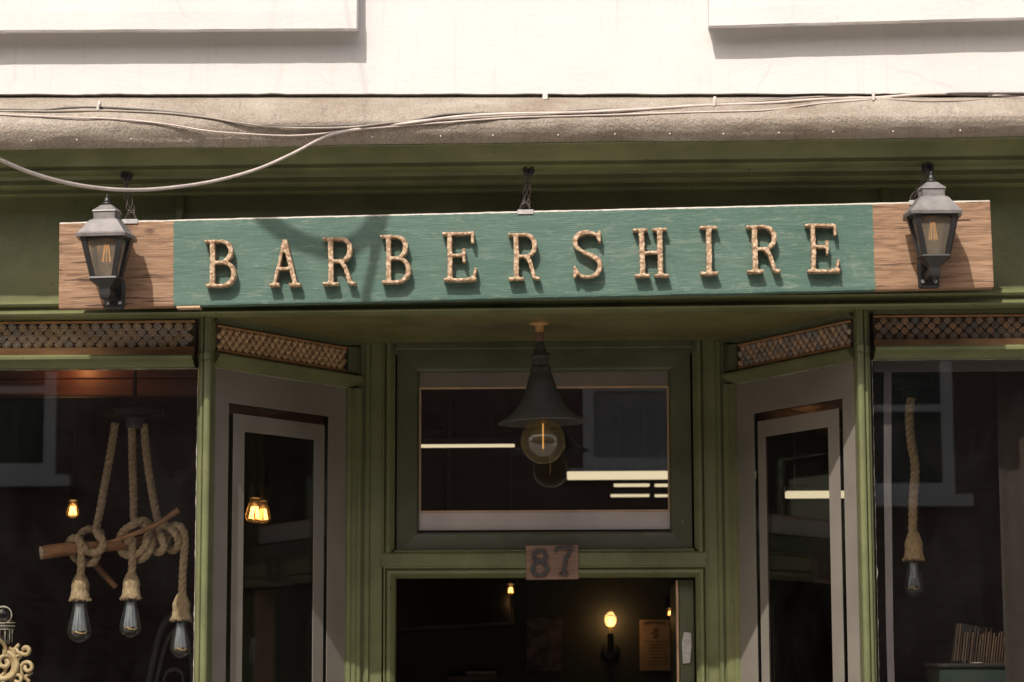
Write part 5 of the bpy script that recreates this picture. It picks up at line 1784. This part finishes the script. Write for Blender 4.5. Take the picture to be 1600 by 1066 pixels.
# paper dispenser low on the back wall
a, b = at(728, 1056, YI - .05), at(774, 1049, YI - .05)
dp = thing('wall_shelf', ((a.x + b.x) / 2, YI, a.z), 'small pale box on a dark shelf at the foot of the doorway view', 'shelf')
bm = nb(); box(bm, a.x - .08, b.x + .012, YI - .10, YI, a.z - .022, a.z - .0005, bev=.002); build('shelf_board', bm, M_BULKHEAD, dp)
tag(build('paper_box', (lambda q: (box(q, a.x, b.x, YI - .07, YI - .01, a.z, b.z, bev=.002), q)[1])(nb()), M_WAX), 'pale flat box lying on the dark wall shelf', 'box')

# ------------------------------------------------------------------ the other side of the street (seen only in the glass)
YOP = -14.0
ob = thing('facing_building', (0, YOP, 0), 'brown brick terrace facing the shop across the street', 'building')
bm = nb(); box(bm, -22, 22, YOP - 7, YOP, 0, 8.2); build('wall', bm, M_BRICK, ob)
bm = nb(); box(bm, -22.2, 22.2, YOP - 7.2, YOP + .15, 8.2, 8.45, bev=.03); build('parapet', bm, M_WHITEPAINT, ob)
wins = [(-5.85, -4.65, 3.35), (-.18, .90, 3.47), (1.80, 3.00, 3.14), (-8.6, -7.4, 3.2), (-3.3, -2.2, 3.3), (4.7, 5.8, 3.1), (-5.9, -4.72, 6.0), (-.42, .62, 6.1), (1.42, 2.52, 6.0), (-3.3, -2.2, 6.0)]
for (xa, xb2, zs) in wins:
    ht = 1.75
    bm = nb(); frame(bm, xa + .12, xb2 - .12, zs + .10, zs + ht - .1, [(0, -.02), (0, .05), (.10, .05), (.10, .0), (.10, -.02)], Matrix.Translation((0, YOP, 0)))
    box(bm, xa + .12, xb2 - .12, YOP + .0, YOP + .045, zs + ht * .42 - .03, zs + ht * .42 + .03)
    box(bm, xa - .12, xb2 + .12, YOP - .02, YOP + .12, zs - .10, zs - .003)
    wn_ = build('window', bm, M_WHITEPAINT, ob)
    bm = nb(); box(bm, xa + .125, xb2 - .125, YOP + .004, YOP + .012, zs + .105, zs + ht - .105); build('pane', bm, M_TV if xa < -1 or xa > 1 else M_NET, wn_)
# unseen loop, tail, wires and bracket added to cast the sign's looping shadow
T0 = 1.15


def sunward(px, py, t):
    p = at(px, py, YS)
    d = Vector((SUN_DIR.x, SUN_DIR.y, SUN_DIR.z)) / SUN_DIR.y
    return p - d * t


pts = [sunward(px, py, T0) for px, py in ((392, 318), (405, 334), (435, 358), (480, 382), (530, 390), (565, 375), (588, 345), (602, 320))]
oc = thing('shadow_caster', pts[0] + Vector((0, 0, 1.0)), 'added unseen cable loop shaped to cast the shadow across the sign', 'cable')
bm = nb(); tube(bm, smooth_path(pts, 8), .019, 8); build('loop', bm, M_CABLE_D, oc, smooth=True)
p2 = [sunward(px, py, T0 + .01) for px, py in ((605, 322), (598, 345), (586, 400), (570, 472))]
bm = nb(); tube(bm, smooth_path(p2, 6), .012, 8); build('tail', bm, M_CABLE_D, oc, smooth=True)
top = Vector(((pts[0].x + pts[-1].x) / 2, pts[0].y, pts[0].z + .95))
bm = nb()
for q in (pts[0], pts[-1], p2[0]): tube(bm, [q, top], .0007, 5)
build('caster_wire', bm, M_STEEL, oc)
bm = nb(); tube(bm, [top, (top.x, YW + .01, top.z + .12)], .012, 8); build('bracket', bm, M_BLACK, oc)  # added along with the loop, to hold it out of view
